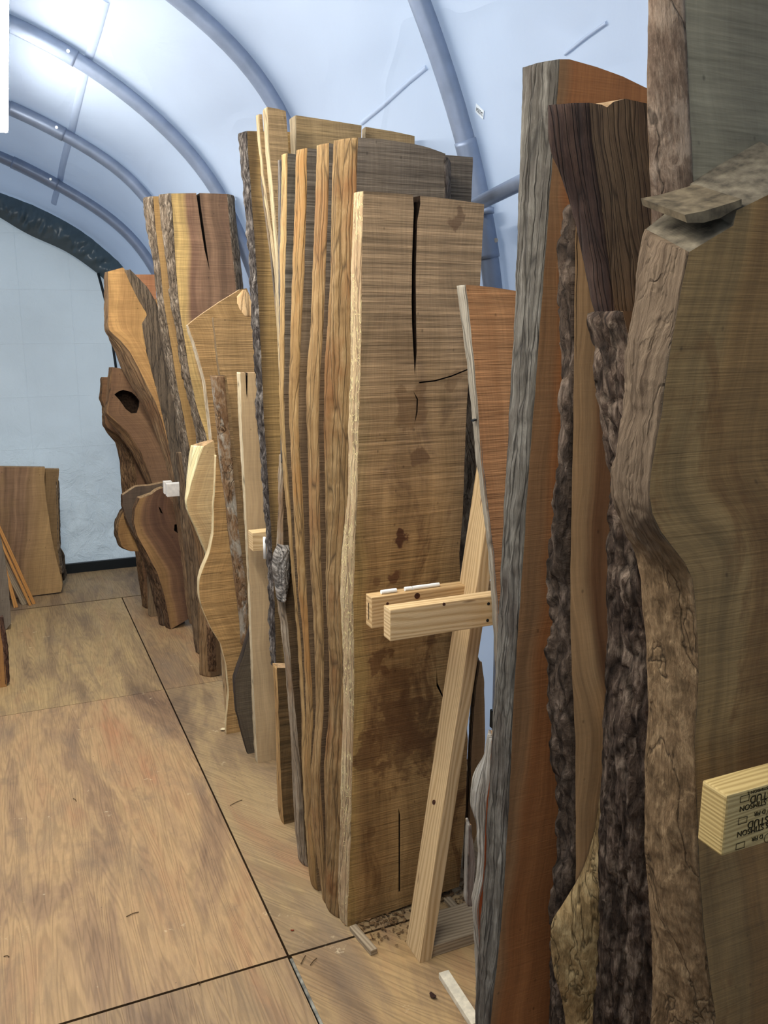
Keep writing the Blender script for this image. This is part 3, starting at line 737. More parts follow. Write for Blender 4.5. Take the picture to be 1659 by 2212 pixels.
# 9 slab with bark lump
r9=slab('live_edge_plank','grey-edged slab carrying a lump of thick bark near waist height','wood slab',2.43,
 [(985,606,611),(1100,604,612),(1180,599,612),(1230,594,614),(1290,598,614),(1350,605,622),(1400,611,626),(1450,618,630),(1525,623,637),(1600,629,644),(1700,632,653),(1800,637,658),(1870,645,664),(1884,648,666)],
 .05,sawn('brown_face_9',(116,92,62),(80,62,42),saw=.9,grain=.5,blotch=.5,seed=9),
 streak('silver_edge_9',(96,76,56),(150,132,108),(196,182,160),9,depth=.005,accent=(132,100,66)),'edge',.005,.006,k=.014,w=.42,seed=9)
def lump(name,poly,Y,th,mat,root,amp=.012,seed=1,lab=None,k=0,sub=(26,60),bul=.03):
    """a bulging bark plate whose outline is traced on the plane"""
    P=Plane(Y,k); ys_=sorted(set([p[0] for p in poly])); V=[];F_=[];UV=[]
    nx,nz=sub; uvs=[]
    for i in range(nz+1):
        y=lerp(poly[0][0],poly[-1][0],i/nz); xl,xr=interp(poly,y)
        for j in range(nx+1):
            t=j/nx; p=P.at(lerp(xl,xr,t),y); e=math.sqrt(max(0,1-(2*t-1)**4))*min(1,(.15+min(i,nz-i)*.35))
            V.append(p+P.n*((bul*(1-(2*t-1)**2)+edge_disp('chunk',t*(xr-xl)/900,p.z,amp,seed))*e)+P.u*(.004*noise.noise(Vector((i*.6,t*9,seed)))))
            uvs.append((p.dot(P.u),p.z))
    n=len(V); V+=[v-P.n*0 for v in []]
    for i in range(nz+1):
        y=lerp(poly[0][0],poly[-1][0],i/nz); xl,xr=interp(poly,y)
        for j in range(nx+1): 
            p=P.at(lerp(xl,xr,j/nx),y)-P.n*th; V.append(p); uvs.append((p.dot(P.u),p.z))
    W=nx+1
    def q(a): F_.append(a); UV.append([uvs[b] for b in a])
    for i in range(nz):
        for j in range(nx):
            q([i*W+j,i*W+j+1,(i+1)*W+j+1,(i+1)*W+j]); q([n+i*W+j,n+(i+1)*W+j,n+(i+1)*W+j+1,n+i*W+j+1])
        q([i*W,(i+1)*W,n+(i+1)*W,n+i*W]); q([i*W+nx,n+i*W+nx,n+(i+1)*W+nx,(i+1)*W+nx])
    for j in range(nx): q([j,n+j,n+j+1,j+1]); q([nz*W+j,nz*W+j+1,n+nz*W+j+1,n+nz*W+j])
    me=mesh(name,V,F_,UV,smooth=True); bm=bmesh.new(); bm.from_mesh(me); bmesh.ops.recalc_face_normals(bm,faces=bm.faces); bm.to_mesh(me); bm.free()
    o=link(name,me,(mat,)); adopt(o,root)
    if lab:o['label']=lab
    return o
BK1=bark('silver_bark_lump',(88,80,72),(142,134,124),(184,176,164),11,1.2)
lump('bark_lump',[(1178,606,624),(1200,596,627),(1230,593,628),(1262,598,624),(1300,604,613)],2.425,.03,BK1,r9,.012,11,'grey bark lump',k=.014)
# 6 tall thin stack at the top left of the middle row
c6=sawn('tan_face_6',(178,148,106),(140,114,80),saw=1.,grain=.4,blotch=.4,seed=6)
slab('live_edge_plank','tallest tan plank of the middle row, with a pale narrow edge','wood slab',2.55,
 [(236,568,578),(300,572,581),(360,577,585),(450,586,594),(520,593,600),(600,598,606),(700,602,610),(850,606,613),(1100,616,622),(1400,630,640)],.045,c6,
 streak('pale_edge_6',(140,122,92),(176,156,120),(206,186,146),6,depth=.004),'edge',.003,.003,k=.045,right=[(240,618),(600,640),(1500,700)],top=[(578,231),(600,235),(618,240)],seed=6,floor=False)
slab('live_edge_plank','thin tall strip with a dark gap beside it, left of the tallest tan plank','wood slab',2.6,
 [(247,553,560),(300,557,563),(400,568,574),(500,582,588),(600,594,599),(800,603,607),(1000,611,614),(1250,620,624)],.02,c6,
 streak('pale_edge_6b',(132,112,84),(170,148,112),(200,176,136),61,depth=.004),'edge',.002,.002,k=.052,right=[(247,566),(700,610),(1250,640)],seed=61,floor=False)
slab('live_edge_plank','low dark sliver of plank in front of the bark-edged slab','wood slab',2.64,
 [(379,562,566),(450,570,574),(550,583,587),(700,598,600),(900,607,609),(1200,615,617)],.01,streak('dark_sliver',(70,58,46),(112,92,68),(160,132,96),62),
 streak('dark_sliver_edge',(70,62,56),(104,92,78),(170,140,100),62),'edge',.0015,.001,k=.05,right=[(379,567),(700,604),(1200,622)],seed=62,floor=False)
# 7 backs
slab('live_edge_plank','wide tan slab standing behind, reaching above the grey-topped slab','wood slab',2.64,
 [(250,626,640),(330,628,640),(430,632,642),(700,640,652),(1200,650,662)],.05,sawn('tan_face_7',(182,152,108),(146,120,82),saw=.9,grain=.3,blotch=.3,seed=7),
 streak('dull_edge_7',(112,98,78),(140,124,98),(170,152,122),7),'edge',.002,.002,k=.05,right=[(271,781),(400,778),(1200,770)],top=[(640,249),(700,258),(781,271)],seed=7,floor=False)
slab('live_edge_plank','tan slab at the rear right whose top corner shows above the weathered top','wood slab',2.69,
 [(275,782,790),(400,782,790),(1000,784,792)],.045,sawn('tan_face_7b',(180,150,106),(144,118,82),saw=.8,grain=.3,blotch=.3,seed=8),
 streak('dull_edge_7b',(112,98,78),(140,124,98),(170,152,122),8),'edge',.002,.002,k=.05,right=[(294,896),(400,893),(1000,890)],top=[(790,274),(850,284),(896,294)],seed=8,floor=False)
# 8 bark-edged slab
slab('live_edge_plank','tall slab with a thin ragged bark edge, left end of the middle row','wood slab',2.75,
 [(283,515,534),(330,519,536),(400,528,542),(450,531,545),(500,535,549),(600,543,556),(700,548,561),(800,555,566),(900,560,570),(1000,567,577),(1100,573,583),(1200,579,589),(1300,584,593),(1400,587,596),(1442,588,597)],
 .05,sawn('olive_tan_face_8',(188,154,100),(152,122,76),saw=.9,grain=.3,blotch=.3,seed=10,sap=(120,96,60),sapw=.02),
 bark('ragged_black_bark',(44,38,36),(92,84,78),(168,158,146),8,1.3),'bark',.012,.004,k=.052,right=[(285,640),(1442,665)],seed=8,floor=False,fine=.005)
slab('live_edge_plank','bare foot of the bark-edged slab, with a yellow-brown sapwood edge','wood slab',2.70,
 [(1443,589,598),(1500,593,601),(1600,597,604),(1700,598,608),(1766,601,612),(1786,606,614)],.05,sawn('brown_foot_8',(128,102,66),(92,72,46),saw=1.,grain=.4,blotch=.5,seed=12,sawscale=.35),
 streak('yellow_brown_edge_8',(108,82,54),(170,132,84),(206,168,110),8),'edge',.003,.003,k=.0,right=[(1443,660),(1786,655)],seed=12)
# 10 pale maple board
slab('live_edge_plank','pale straight-grained maple board with a small arm resting across it','wood slab',3.168,
 [(805,512,520),(900,515,522),(1000,521,527),(1150,529,534),(1250,534,539),(1400,540,545),(1500,544,549),(1600,548,554),(1651,551,557)],.045,
 sawn('pale_maple_face',(206,178,136),(182,152,112),saw=.12,grain=.35,blotch=.3,seed=13,heart=(196,162,116),heartx=(.07,.2)),
 streak('bark_flecked_pale_edge',(120,96,68),(196,176,140),(222,206,174),13,depth=.003),'edge',.003,.002,k=.0,right=[(806,600),(1651,640)],
 cuts=[[(530,800),(532,850),(534,862),(535,800)]],seed=13)
# 11 dark curved slab
slab('live_edge_plank','dark grey curved slab tucked left of the pale maple board','wood slab',3.26,
 [(1300,542,546),(1355,538,543),(1410,522,528),(1468,502,508),(1500,504,509),(1536,507,512),(1581,518,523),(1622,530,534),(1633,532,536)],.04,
 sawn('dark_grey_face',(110,98,80),(84,74,62),saw=.6,grain=.5,blotch=.3,seed=14),streak('dark_edge_11',(34,28,24),(58,48,40),(84,72,60),14),'edge',.003,.002,right=[(1300,575),(1633,580)],seed=14)
# 14 post with peeling bark
slab('live_edge_plank','narrow upright flitch with worm tracks above and flaking grey bark below','wood slab',3.40,
 [(812,453,485),(850,459,488),(900,465,493),(940,469,497),(1000,473,503),(1050,481,507),(1100,489,512),(1150,492,516),(1200,499,523),(1250,505,530),(1300,511,535),(1350,517,534),(1395,521,532)],.055,
 sawn('tan_face_14',(146,118,80),(112,88,58),saw=.8,grain=.4,blotch=.4,seed=15),
 bark('flaky_grey_bark',(92,66,44),(136,106,76),(160,146,124),15,.8,moss=(164,156,140),cells=False),'gnarl',.006,.012,k=.0,right=[(812,489),(1000,512),(1395,560)],seed=15,floor=False,endmat=CUTDARK)
# 12 and 13 tan boards
slab('live_edge_plank','tan board with a straight square top, left of the ragged bark edge','wood slab',3.56,
 [(686,458,461),(780,468,471),(850,478,481),(930,489,492),(1000,503,506),(1100,512,515),(1300,524,527),(1500,535,538)],.04,
 sawn('tan_face_12',(192,154,104),(160,126,82),saw=1.,grain=.3,blotch=.3,seed=16),streak('dark_line_edge',(60,48,36),(120,98,70),(160,136,100),16),'edge',.003,.001,k=.0,right=[(693,560),(1500,600)],seed=16,floor=False)
r13=slab('live_edge_plank','tan slab with a sloping top and a pale knot at its upper corner','wood slab',3.68,
 [(702,403,406),(760,417,424),(830,438,444),(900,446,453),(950,452,458),(1100,470,476)],.04,
 sawn('tan_face_13',(192,154,102),(154,120,76),saw=1.,grain=.35,blotch=.4,seed=17,diag=.12),streak('pale_torn_edge',(136,112,84),(190,170,140),(226,212,188),17),'edge',.004,.004,k=.02,right=[(655,548),(1100,580)],
 top=[(406,702),(425,686),(475,652),(505,634),(528,619),(540,628),(548,656)],seed=17,floor=False)
lump('knot',[(626,524,532),(640,512,540),(655,512,546),(672,520,548),(684,530,548)],3.68,.006,streak('pale_knot',(196,148,98),(222,182,130),(236,206,160),72,sx=.5),r13,.002,72,sub=(12,16),bul=.004,k=.02,lab='pale rounded end knot')
# 15 wavy slab
r15=slab('live_edge_plank','wavy-edged golden slab with ripple grain bulging towards the aisle','wood slab',3.47,
 [(985,463,467),(1050,462,465),(1093,459,462),(1150,457,462),(1195,447,453),(1235,430,436),(1256,426,430),(1290,427,431),(1322,436,440),(1358,453,457),(1392,474,478),(1440,486,490),(1500,491,495),(1570,485,488),(1583,486,489)],.04,
 sawn('rippled_gold_face',(200,160,104),(166,128,80),saw=.9,grain=.35,blotch=.35,seed=18,diag=.35,sawscale=.6),
 streak('bright_bark_free_edge',(176,148,104),(214,190,144),(236,216,172),18),'edge',.002,.002,right=[(985,469),(1050,482),(1150,500),(1250,512),(1350,526),(1450,532),(1583,521)],seed=18)
slab('live_edge_plank','pale freshly cut tapering slab end, above and behind the wavy golden slab','wood slab',3.60,
 [(966,412,440),(1000,407,428),(1050,402,412),(1085,399,403),(1105,402,406),(1140,418,424),(1180,434,440),(1205,444,450)],.05,
 sawn('pale_yellow_face',(218,188,136),(186,152,104),saw=.5,grain=.3,blotch=.4,seed=19,diag=.3,sawscale=.7),
 streak('cream_chainsawn_edge',(206,184,130),(228,208,156),(240,226,182),19,depth=.002),'edge',.001,.001,right=[(958,462),(985,468),(1093,466),(1205,462)],top=[(440,964),(452,957),(462,952),(465,968)],seed=19,floor=False)
slab('live_edge_plank','brown slab edge curving down below the pale tapering slab end','wood slab',3.66,
 [(1100,403,420),(1140,412,434),(1180,423,446),(1230,432,450),(1300,440,456)],.04,sawn('brown_face_19b',(140,106,70),(100,74,48),saw=.7,grain=.4,blotch=.4,seed=20),
 streak('brown_edge_19b',(84,64,44),(128,98,66),(166,132,92),20),'edge',.003,.003,right=[(1100,450),(1300,480)],seed=20,floor=False)
# 18 sliver and 17 stubs
slab('live_edge_plank','pale brown slab foot right of the bark-covered stub','wood slab',3.62,
 [(1360,474,480),(1400,477,484),(1480,481,488),(1540,486,493),(1560,488,495)],.03,sawn('brown_foot_18',(156,124,82),(124,96,62),saw=.5,grain=.5,blotch=.4,seed=21),
 streak('pale_edge_18',(136,108,76),(176,146,106),(204,178,138),21),'edge',.002,.002,right=[(1360,505),(1560,515)],seed=21)
r17=slab('live_edge_plank','stubby brown slab foot with a strip of bark down its middle','wood slab',4.12,
 [(1240,428,446),(1330,428,448),(1400,430,452),(1456,431,455)],.06,sawn('brown_foot_17',(120,92,62),(84,64,44),saw=.3,grain=.6,blotch=.5,seed=22),
 streak('brown_edge_17',(88,66,44),(130,100,66),(160,128,90),22),'edge',.004,.004,right=[(1240,472),(1456,478)],seed=22)
lump('bark',[(1300,444,458),(1330,446,464),(1400,448,466),(1450,450,468)],4.12,.008,bark('brown_bark_17',(70,50,36),(122,92,66),(164,130,96),22,1.2),r17,.006,22,sub=(14,50),bul=.008)
# 19 walnut slabs
WB=bark('grey_walnut_bark',(76,64,52),(124,108,90),(170,154,134),30,1.2)
slab('live_edge_plank','walnut slab with bark down both sides and a thin crack from its square top','wood slab',4.194,
 [(420,343,370),(488,349,375),(579,362,380),(669,372,388),(742,387,400),(814,398,411),(886,416,427),(940,424,446),(985,432,450)],.07,
 sawn('walnut_face',(158,120,92),(122,90,70),(216,178,112),.055,saw=.6,grain=.4,blotch=.45,seed=30,heart=(150,116,88),heartx=(.105,.27)),WB,'chunk',.022,.006,k=.0,
 right=[(420,492),(525,501),(615,511),(985,520)],rb=[(419,491,511),(525,500,521),(615,510,531),(720,518,538)],
 top=[(370,418),(430,417),(492,419)],cuts=[[(422,405),(427,440),(434,490),(442,540),(453,585),(447,540),(440,490),(433,440),(430,405)]],seed=30,floor=False,fine=.006)
slab('live_edge_plank','walnut slab with rough bark edge, just left of the square-topped cracked walnut slab','wood slab',4.275,
 [(424,311,331),(488,317,336),(561,331,345),(651,340,354),(742,353,369),(832,368,383),(904,383,398),(980,392,412),(1050,401,420),(1120,408,428)],.07,
 sawn('walnut_face_b',(196,160,100),(160,124,76),saw=.5,grain=.4,blotch=.4,seed=31,heart=(120,88,68),heartx=(.035,.5)),WB,'chunk',.020,.006,k=.01,right=[(424,376),(1120,440)],seed=31,floor=False)
slab('live_edge_plank','long weathered slab foot below the two walnut slabs, edge split and ragged','wood slab',4.42,
 [(980,380,402),(1050,388,412),(1136,391,420),(1223,402,430),(1290,408,434),(1340,414,440),(1400,420,444),(1414,423,445)],.08,
 sawn('brown_foot_19',(110,84,60),(76,58,42),saw=.3,grain=.6,blotch=.5,seed=32),streak('weathered_edge_19',(72,56,42),(112,90,66),(156,128,94),32,depth=.006,accent=(84,64,48)),'edge',.010,.008,right=[(980,470),(1414,470)],seed=32)
# 20 crotch slab
r20=slab('live_edge_plank','crotch-figured slab with a sweeping curved edge and a dark grey streak','wood slab',4.75,
 [(588,229,233),(650,230,235),(712,231,234),(740,238,262),(790,262,300),(860,305,336),(930,334,356),(1000,358,374),(1060,372,386),(1120,380,394),(1200,392,402),(1290,402,412),(1350,410,420)],.09,
 sawn('crotch_face',(204,158,96),(160,118,72),saw=.5,grain=.5,blotch=.6,seed=33),
 streak('sweeping_brown_edge',(84,64,48),(126,98,70),(170,138,98),33,depth=.006,accent=(110,78,52)),'edge',.008,.010,k=.07,
 right=[(640,345),(800,372),(1000,400),(1350,430)],top=[(232,587),(268,577),(276,588),(292,612),(318,640),(332,652),(345,640)],seed=33,floor=False)

lump('dark_inner_bark',[(583,268,282),(620,285,318),(650,300,336),(680,318,348),(700,306,350),(760,316,360),(850,340,376),(950,362,392),(1050,380,400),(1100,388,402)],4.75,.01,streak('dark_inner_bark',(58,50,42),(96,82,66),(140,118,92),331,depth=.006),r20,.012,33,sub=(16,110),bul=.008,k=.07,lab='dark grey rough inner bark')
slab('live_edge_plank','orange-brown board corner behind the crotch-figured slab','wood slab',5.28,
 [(583,277,281),(640,281,285),(760,290,295)],.05,sawn('orange_face_27',(204,144,100),(176,118,80),saw=.5,grain=.3,blotch=.3,seed=34),streak('dark_edge_27',(80,60,46),(130,96,66),(170,130,92),34),'edge',.004,.002,k=.05,right=[(593,335),(760,345)],top=[(281,582),(292,593),(335,593)],seed=34,floor=False)
# 21 hole slab
slab('live_edge_plank','dark brown slab with a large oval knot hole','wood slab',5.12,
 [(796,237,242),(850,232,239),(893,228,232),(910,234,252),(934,252,278),(980,286,307),(1043,318,330),(1090,330,345)],.08,
 sawn('holed_brown_face',(150,114,80),(114,84,60),saw=.5,grain=.4,blotch=.5,seed=35,diag=.2),streak('brown_edge_21',(70,52,38),(116,86,58),(168,130,86),35,depth=.006),'edge',.008,.008,k=.06,
 right=[(796,330),(1090,400)],top=[(242,793),(258,795),(278,803),(330,800)],cuts=[[(247,852),(258,864),(272,884),(284,893),(295,892),(300,878),(301,866),(294,856),(284,847),(266,842),(255,846)]],cutd=.065,seed=35,floor=False)
slab('live_edge_plank','brown slab edge at far left of the row, stepping out behind the holed slab','wood slab',5.36,
 [(815,220,224),(862,214,219),(880,224,228),(920,221,227),(945,238,262),(957,250,280),(1000,259,290),(1070,264,300),(1150,284,306),(1230,297,308),(1300,306,318),(1310,307,319)],.07,
 sawn('brown_face_22',(150,110,74),(110,80,56),saw=.5,grain=.4,blotch=.4,seed=36),bark('brown_bark_22',(74,56,42),(122,92,64),(160,126,88),36),'gnarl',.008,.006,k=.03,right=[(815,300),(1310,360)],seed=36)
slab('live_edge_plank','pale weathered slab foot left of the oval pod-shaped slab','wood slab',5.19,
 [(1245,318,324),(1300,319,325),(1329,320,326)],.05,sawn('pale_foot_23',(150,124,92),(112,90,66),saw=.2,grain=.8,blotch=.4,seed=37),streak('edge_23',(90,72,54),(140,116,86),(176,150,116),37),'edge',.004,.003,right=[(1245,342),(1329,344)],seed=37)
# 24..26 low pieces leaning in front
slab('live_edge_plank','low grey-brown slab with an angled pale top, behind the pod-shaped slab','wood slab',4.99,
 [(1072,263,265),(1095,263,266),(1125,271,274),(1171,291,297),(1211,308,318),(1266,326,338),(1320,337,348),(1352,344,354)],.05,
 sawn('grey_brown_face_24',(112,94,76),(84,70,58),saw=.5,grain=.4,blotch=.4,seed=38,diag=.2),bark('dark_bark_24',(58,44,34),(98,76,58),(140,112,84),38),'gnarl',.007,.006,
 right=[(1046,352),(1200,380),(1352,400)],top=[(265,1070),(293,1051),(324,1049),(352,1043)],seed=38)
slab('live_edge_plank','rounded burl slice with a dark bark rim, low against the far stack','wood slab',5.05,
 [(1101,263,268),(1127,252,257),(1154,250,255),(1182,258,264),(1191,278,283)],.06,sawn('burl_face_25',(176,136,84),(138,102,62),saw=.5,grain=.4,blotch=.5,seed=39),
 bark('burl_rim_bark',(60,46,34),(104,80,56),(150,120,84),39),'chunk',.014,.006,right=[(1101,300),(1191,318)],seed=39,floor=False)
slab('live_edge_plank','smooth brown pod-shaped slab with a tan sapwood rim and two small holes','wood slab',4.92,
 [(1078,296,302),(1099,288,292),(1127,286,289),(1156,292,296),(1194,306,317),(1237,324,340),(1281,338,354),(1320,349,362),(1357,357,369)],.06,
 sawn('pod_face',(156,118,82),(122,90,64),(168,128,82),.03,saw=.35,grain=.3,blotch=.6,seed=40,diag=.15,heart=(112,80,60),heartx=(.06,.22)),
 bark('pod_rim_bark',(66,50,38),(108,82,60),(150,120,90),40),'bark',.007,.006,right=[(1055,352),(1130,400),(1240,412),(1332,416)],
 top=[(302,1077),(327,1068),(340,1058),(352,1054)],cuts=[[(377,1133),(376,1146),(384,1152),(391,1146),(390,1137),(384,1132)],[(342,1094),(346,1097),(352,1110),(347,1108)]],cutd=.05,seed=40)
# ------------------------------------------------------------------ left side of the aisle
slab('live_edge_plank','wide short slab against the back wall at the left, tan with a reddish heart','wood slab',5.90,
 [(1006,-190,-185),(1290,-190,-185)],.05,sawn('left_face_1',(190,154,104),(164,130,88),saw=.35,grain=.3,blotch=.5,seed=41,heart=(164,128,96),heartx=(.3,.66)),None,
 right=[(1010,97),(1040,96),(1080,100),(1150,110),(1200,120),(1240,130),(1264,136),(1279,131)],seed=41)
slab('live_edge_plank','second slab at the left, its top corner and edge showing behind the wide short one','wood slab',5.97,
 [(1008,-170,-165),(1270,-170,-165)],.05,sawn('left_face_2',(158,128,88),(128,102,70),saw=.4,grain=.3,blotch=.4,seed=42),None,right=[(1014,128),(1060,124),(1120,127),(1200,128),(1262,136)],seed=42,
 rb=[(1040,122,128),(1120,124,130),(1190,126,131),(1240,132,138)],rbmat=WB)
slab('live_edge_plank','dark bark-covered lump low beside the wide short slab at the left','wood slab',6.10,
 [(1183,118,120),(1255,118,120)],.05,bark('dark_bark_l',(52,46,40),(88,78,68),(120,108,96),43),None,right=[(1183,130),(1200,140),(1228,142),(1240,145),(1252,140)],seed=43)
slab('live_edge_plank','grey weathered plank end standing at the left frame edge beside the thin strips','wood slab',onZ(10,1362).y,
 [(1150,-60,-55),(1366,-60,-55)],.05,sawn('grey_plank_l',(144,130,112),(112,100,86),saw=.2,grain=.7,blotch=.4,seed=44),None,right=[(1150,-2),(1200,10),(1260,18),(1330,23),(1346,24),(1364,10)],seed=44)
slab('live_edge_plank','bark-edged slab foot cut off by the left frame edge','wood slab',onZ(10,1484).y,
 [(1330,-70,-60),(1484,-70,-60)],.05,sawn('tan_l4',(178,130,76),(140,100,60),saw=.2,grain=.5,blotch=.3,seed=45),None,right=[(1340,0),(1400,8),(1440,12),(1484,14)],rb=[(1335,-2,6),(1400,8,17),(1450,11,20),(1478,13,21)],rbmat=bark('bark_l4',(60,42,34),(104,76,62),(140,110,92),45),seed=45)

# ------------------------------------------------------------------ near right group
slab('live_edge_plank','tall orange-red slab with a broad silver-grey weathered edge','wood slab',1.42,
 [(138,1130,1210),(200,1128,1205),(400,1122,1190),(560,1117,1178),(700,1112,1167),(850,1103,1156),(1000,1096,1144),(1100,1090,1137),(1200,1085,1131),(1350,1079,1120),(1500,1070,1110),(1700,1060,1102),(1800,1052,1096),(1900,1050,1090),(2012,1040,1082),(2100,1035,1072),(2184,1030,1062),(2212,1028,1060)],
 .07,sawn('red_cedar_face',(164,110,66),(134,86,50),saw=.25,grain=.5,blotch=.2,seed=50,sap=(150,112,76),sapw=.035,rough=.7),
 streak('silver_weathered_edge',(50,43,37),(94,88,78),(146,140,128),50,depth=.007,accent=(58,46,38)),'edge',.008,.004,k=0,ext=True,
 right=[(200,1400),(1000,1330),(2212,1290)],top=[(1210,128),(1230,128),(1290,145),(1345,165),(1400,192)],seed=50,fine=.0045,elabel='silver-grey weathered live edge')
# cedar offcuts between
slab('live_edge_plank','short orange slab foot with a torn silver edge, left of the tall orange-red slab','wood slab',1.56,
 [(1600,1056,1062),(1650,1048,1060),(1690,1022,1058),(1720,1017,1052),(1760,1016,1050),(1800,1030,1048),(1900,1034,1044),(1960,1022,1030),(2020,1026,1034),(2100,1030,1038),(2212,1034,1040)],.05,
 sawn('cedar_face_s',(190,108,62),(152,80,44),saw=.1,grain=.8,blotch=.3,seed=51),streak('torn_silver_edge',(92,82,70),(150,142,128),(196,190,178),51,depth=.007),'edge',.006,.004,ext=True,right=[(1600,1100),(2212,1090)],seed=51)
slab('live_edge_plank','small grey weathered block end standing left of the short orange foot','wood slab',1.66,
 [(1782,1007,1012),(1850,1004,1010),(1950,1002,1008),(1958,1006,1012)],.03,streak('grey_block_face',(84,74,64),(138,130,118),(180,172,160),52,depth=.006,sx=.6),streak('grey_block_edge',(84,74,64),(138,130,118),(180,172,160),53),'edge',.003,.002,right=[(1782,1018),(1850,1026),(1958,1026)],seed=52,floor=False)
# orange slab behind
r54=slab('live_edge_plank','orange-brown slab with a slanting grey edge, narrowing towards the floor','wood slab',1.74,
 [(618,987,1006),(650,990,1010),(700,998,1016),(780,1008,1024),(850,1015,1030),(900,1020,1034),(1000,1030,1040),(1100,1044,1052),(1200,1056,1064),(1300,1063,1072),(1400,1068,1076),(1500,1072,1080)],.045,
 sawn('orange_fir_face',(192,144,98),(168,120,78),saw=.9,grain=.3,blotch=.35,seed=54),streak('slanting_grey_edge',(104,92,78),(152,142,124),(184,174,156),54,depth=.004),'edge',.004,.003,k=.02,
 right=[(628,1180),(1500,1180)],top=[(1006,615),(1060,620),(1120,629)],seed=54,floor=False)
P54=Plane(1.735,.02); q1=P54.at(1027,912); q2=P54.at(1042,907)
beam('black_tie',q1-P54.n*.01,(q2-q1).normalized(),Vector((0,1,0)),Z_,(q2-q1).length,.012,.004,M['black'],r54,.001)
# B: slab with thick bark line
slab('live_edge_plank','reddish-brown slab with a thin line of thick bark, right of the tall orange-red slab','wood slab',1.31,
 [(440,1228,1244),(560,1226,1243),(650,1222,1241),(800,1217,1240),(900,1215,1239),(1000,1210,1237),(1100,1206,1235),(1200,1205,1233),(1350,1201,1232),(1450,1205,1236),(1600,1211,1243),(1750,1212,1244),(1900,1212,1244),(2050,1198,1240),(2212,1190,1236)],
 .06,sawn('rosy_brown_face',(146,104,70),(110,76,50),saw=.1,grain=.6,blotch=.25,seed=57,sap=(190,152,108),sapw=.05,rough=.7),bark('thick_ridge_bark',(40,32,27),(82,68,56),(136,118,102),57,.7,depth=.008),'chunk',.032,.004,ext=True,
 right=[(440,1420),(2212,1400)],seed=57,fine=.0045)
# E: burl flare
slab('live_edge_plank','low flaring slab with mottled pale burl edge at the bottom of the frame','wood slab',1.262,
 [(1500,1322,1340),(1600,1312,1335),(1700,1302,1330),(1820,1284,1325),(1890,1262,1322),(1955,1218,1318),(1985,1192,1316),(2040,1188,1312),(2100,1196,1310),(2150,1210,1308),(2212,1222,1306)],.045,
 sawn('brown_face_e',(130,96,62),(96,70,46),saw=.1,grain=.5,blotch=.4,seed=58),bark('mottled_burl_bark',(112,90,58),(150,124,84),(190,166,120),58,.5,depth=.005,cells=False),'gnarl',.010,.010,ext=True,right=[(1500,1400),(2212,1400)],seed=58,fine=.0045,ename='burl_edge')
# C: dark splayed slab
slab('live_edge_plank','dark splayed slab with a near-black left facet and ragged top','wood slab',1.215,
 [(238,1183,1272),(290,1183,1276),(340,1190,1282),(385,1213,1290),(430,1228,1298),(470,1240,1303),(560,1260,1315),(640,1276,1325),(690,1290,1332),(800,1310,1342),(900,1325,1350),(1000,1335,1356)],.04,
 streak('dusky_split_face',(68,52,40),(98,78,58),(126,102,78),59,depth=.004,sx=1.4,accent=(70,52,42)),streak('near_black_facet',(30,20,17),(54,38,31),(86,64,50),59,depth=.006,accent=(28,20,18),sx=1.3),'gnarl',.006,.004,
 right=[(225,1400),(500,1420),(1000,1420)],top=[(1272,222),(1300,226),(1312,232),(1318,222),(1350,213),(1400,224)],seed=59,floor=False,ename='dark_facet')
# D: chunky bark slab
slab('live_edge_plank','slab showing a wide face of deep chunky bark, beside the smooth grey-green slabs','wood slab',1.15,
 [(672,1288,1345),(700,1286,1352),(760,1298,1368),(850,1304,1385),(950,1314,1400),(1050,1324,1410),(1130,1320,1415),(1250,1318,1420),(1400,1316,1425),(1500,1313,1425),(1600,1309,1425),(1700,1306,1425),(1800,1300,1425),(1880,1294,1425),(2000,1292,1425),(2212,1288,1425)],.12,
 sawn('hidden_face_d',(120,92,66),(92,70,50),saw=.1,grain=.5,blotch=.4,seed=60),bark('deep_chunky_bark',(40,32,27),(90,74,62),(158,138,118),60,.6,depth=.010),'chunk',.036,.008,ext=True,right=[(672,1480),(2212,1480)],seed=60,fine=.004)
# A0: tall slab going out of frame
slab('live_edge_plank','tallest slab at the right, smooth grey-green face and pinkish bark-stripped edge, leaving the frame top','wood slab',1.112,
 [(-90,1401,1474),(0,1400,1478),(150,1398,1486),(250,1398,1490),(330,1402,1494),(430,1406,1500),(520,1408,1504),(900,1430,1510),(1500,1450,1520)],.035,
 sawn('grey_green_face',(136,128,106),(112,104,86),saw=.55,grain=.15,blotch=.3,seed=63,sawscale=.4),bark('pinkish_inner_bark',(84,68,56),(116,98,82),(148,130,112),63,.55,depth=.005,cells=False),'gnarl',.006,.006,
 right=[(-90,1900),(1500,1850)],seed=63,floor=False,fine=.0045,ename='stripped_edge')
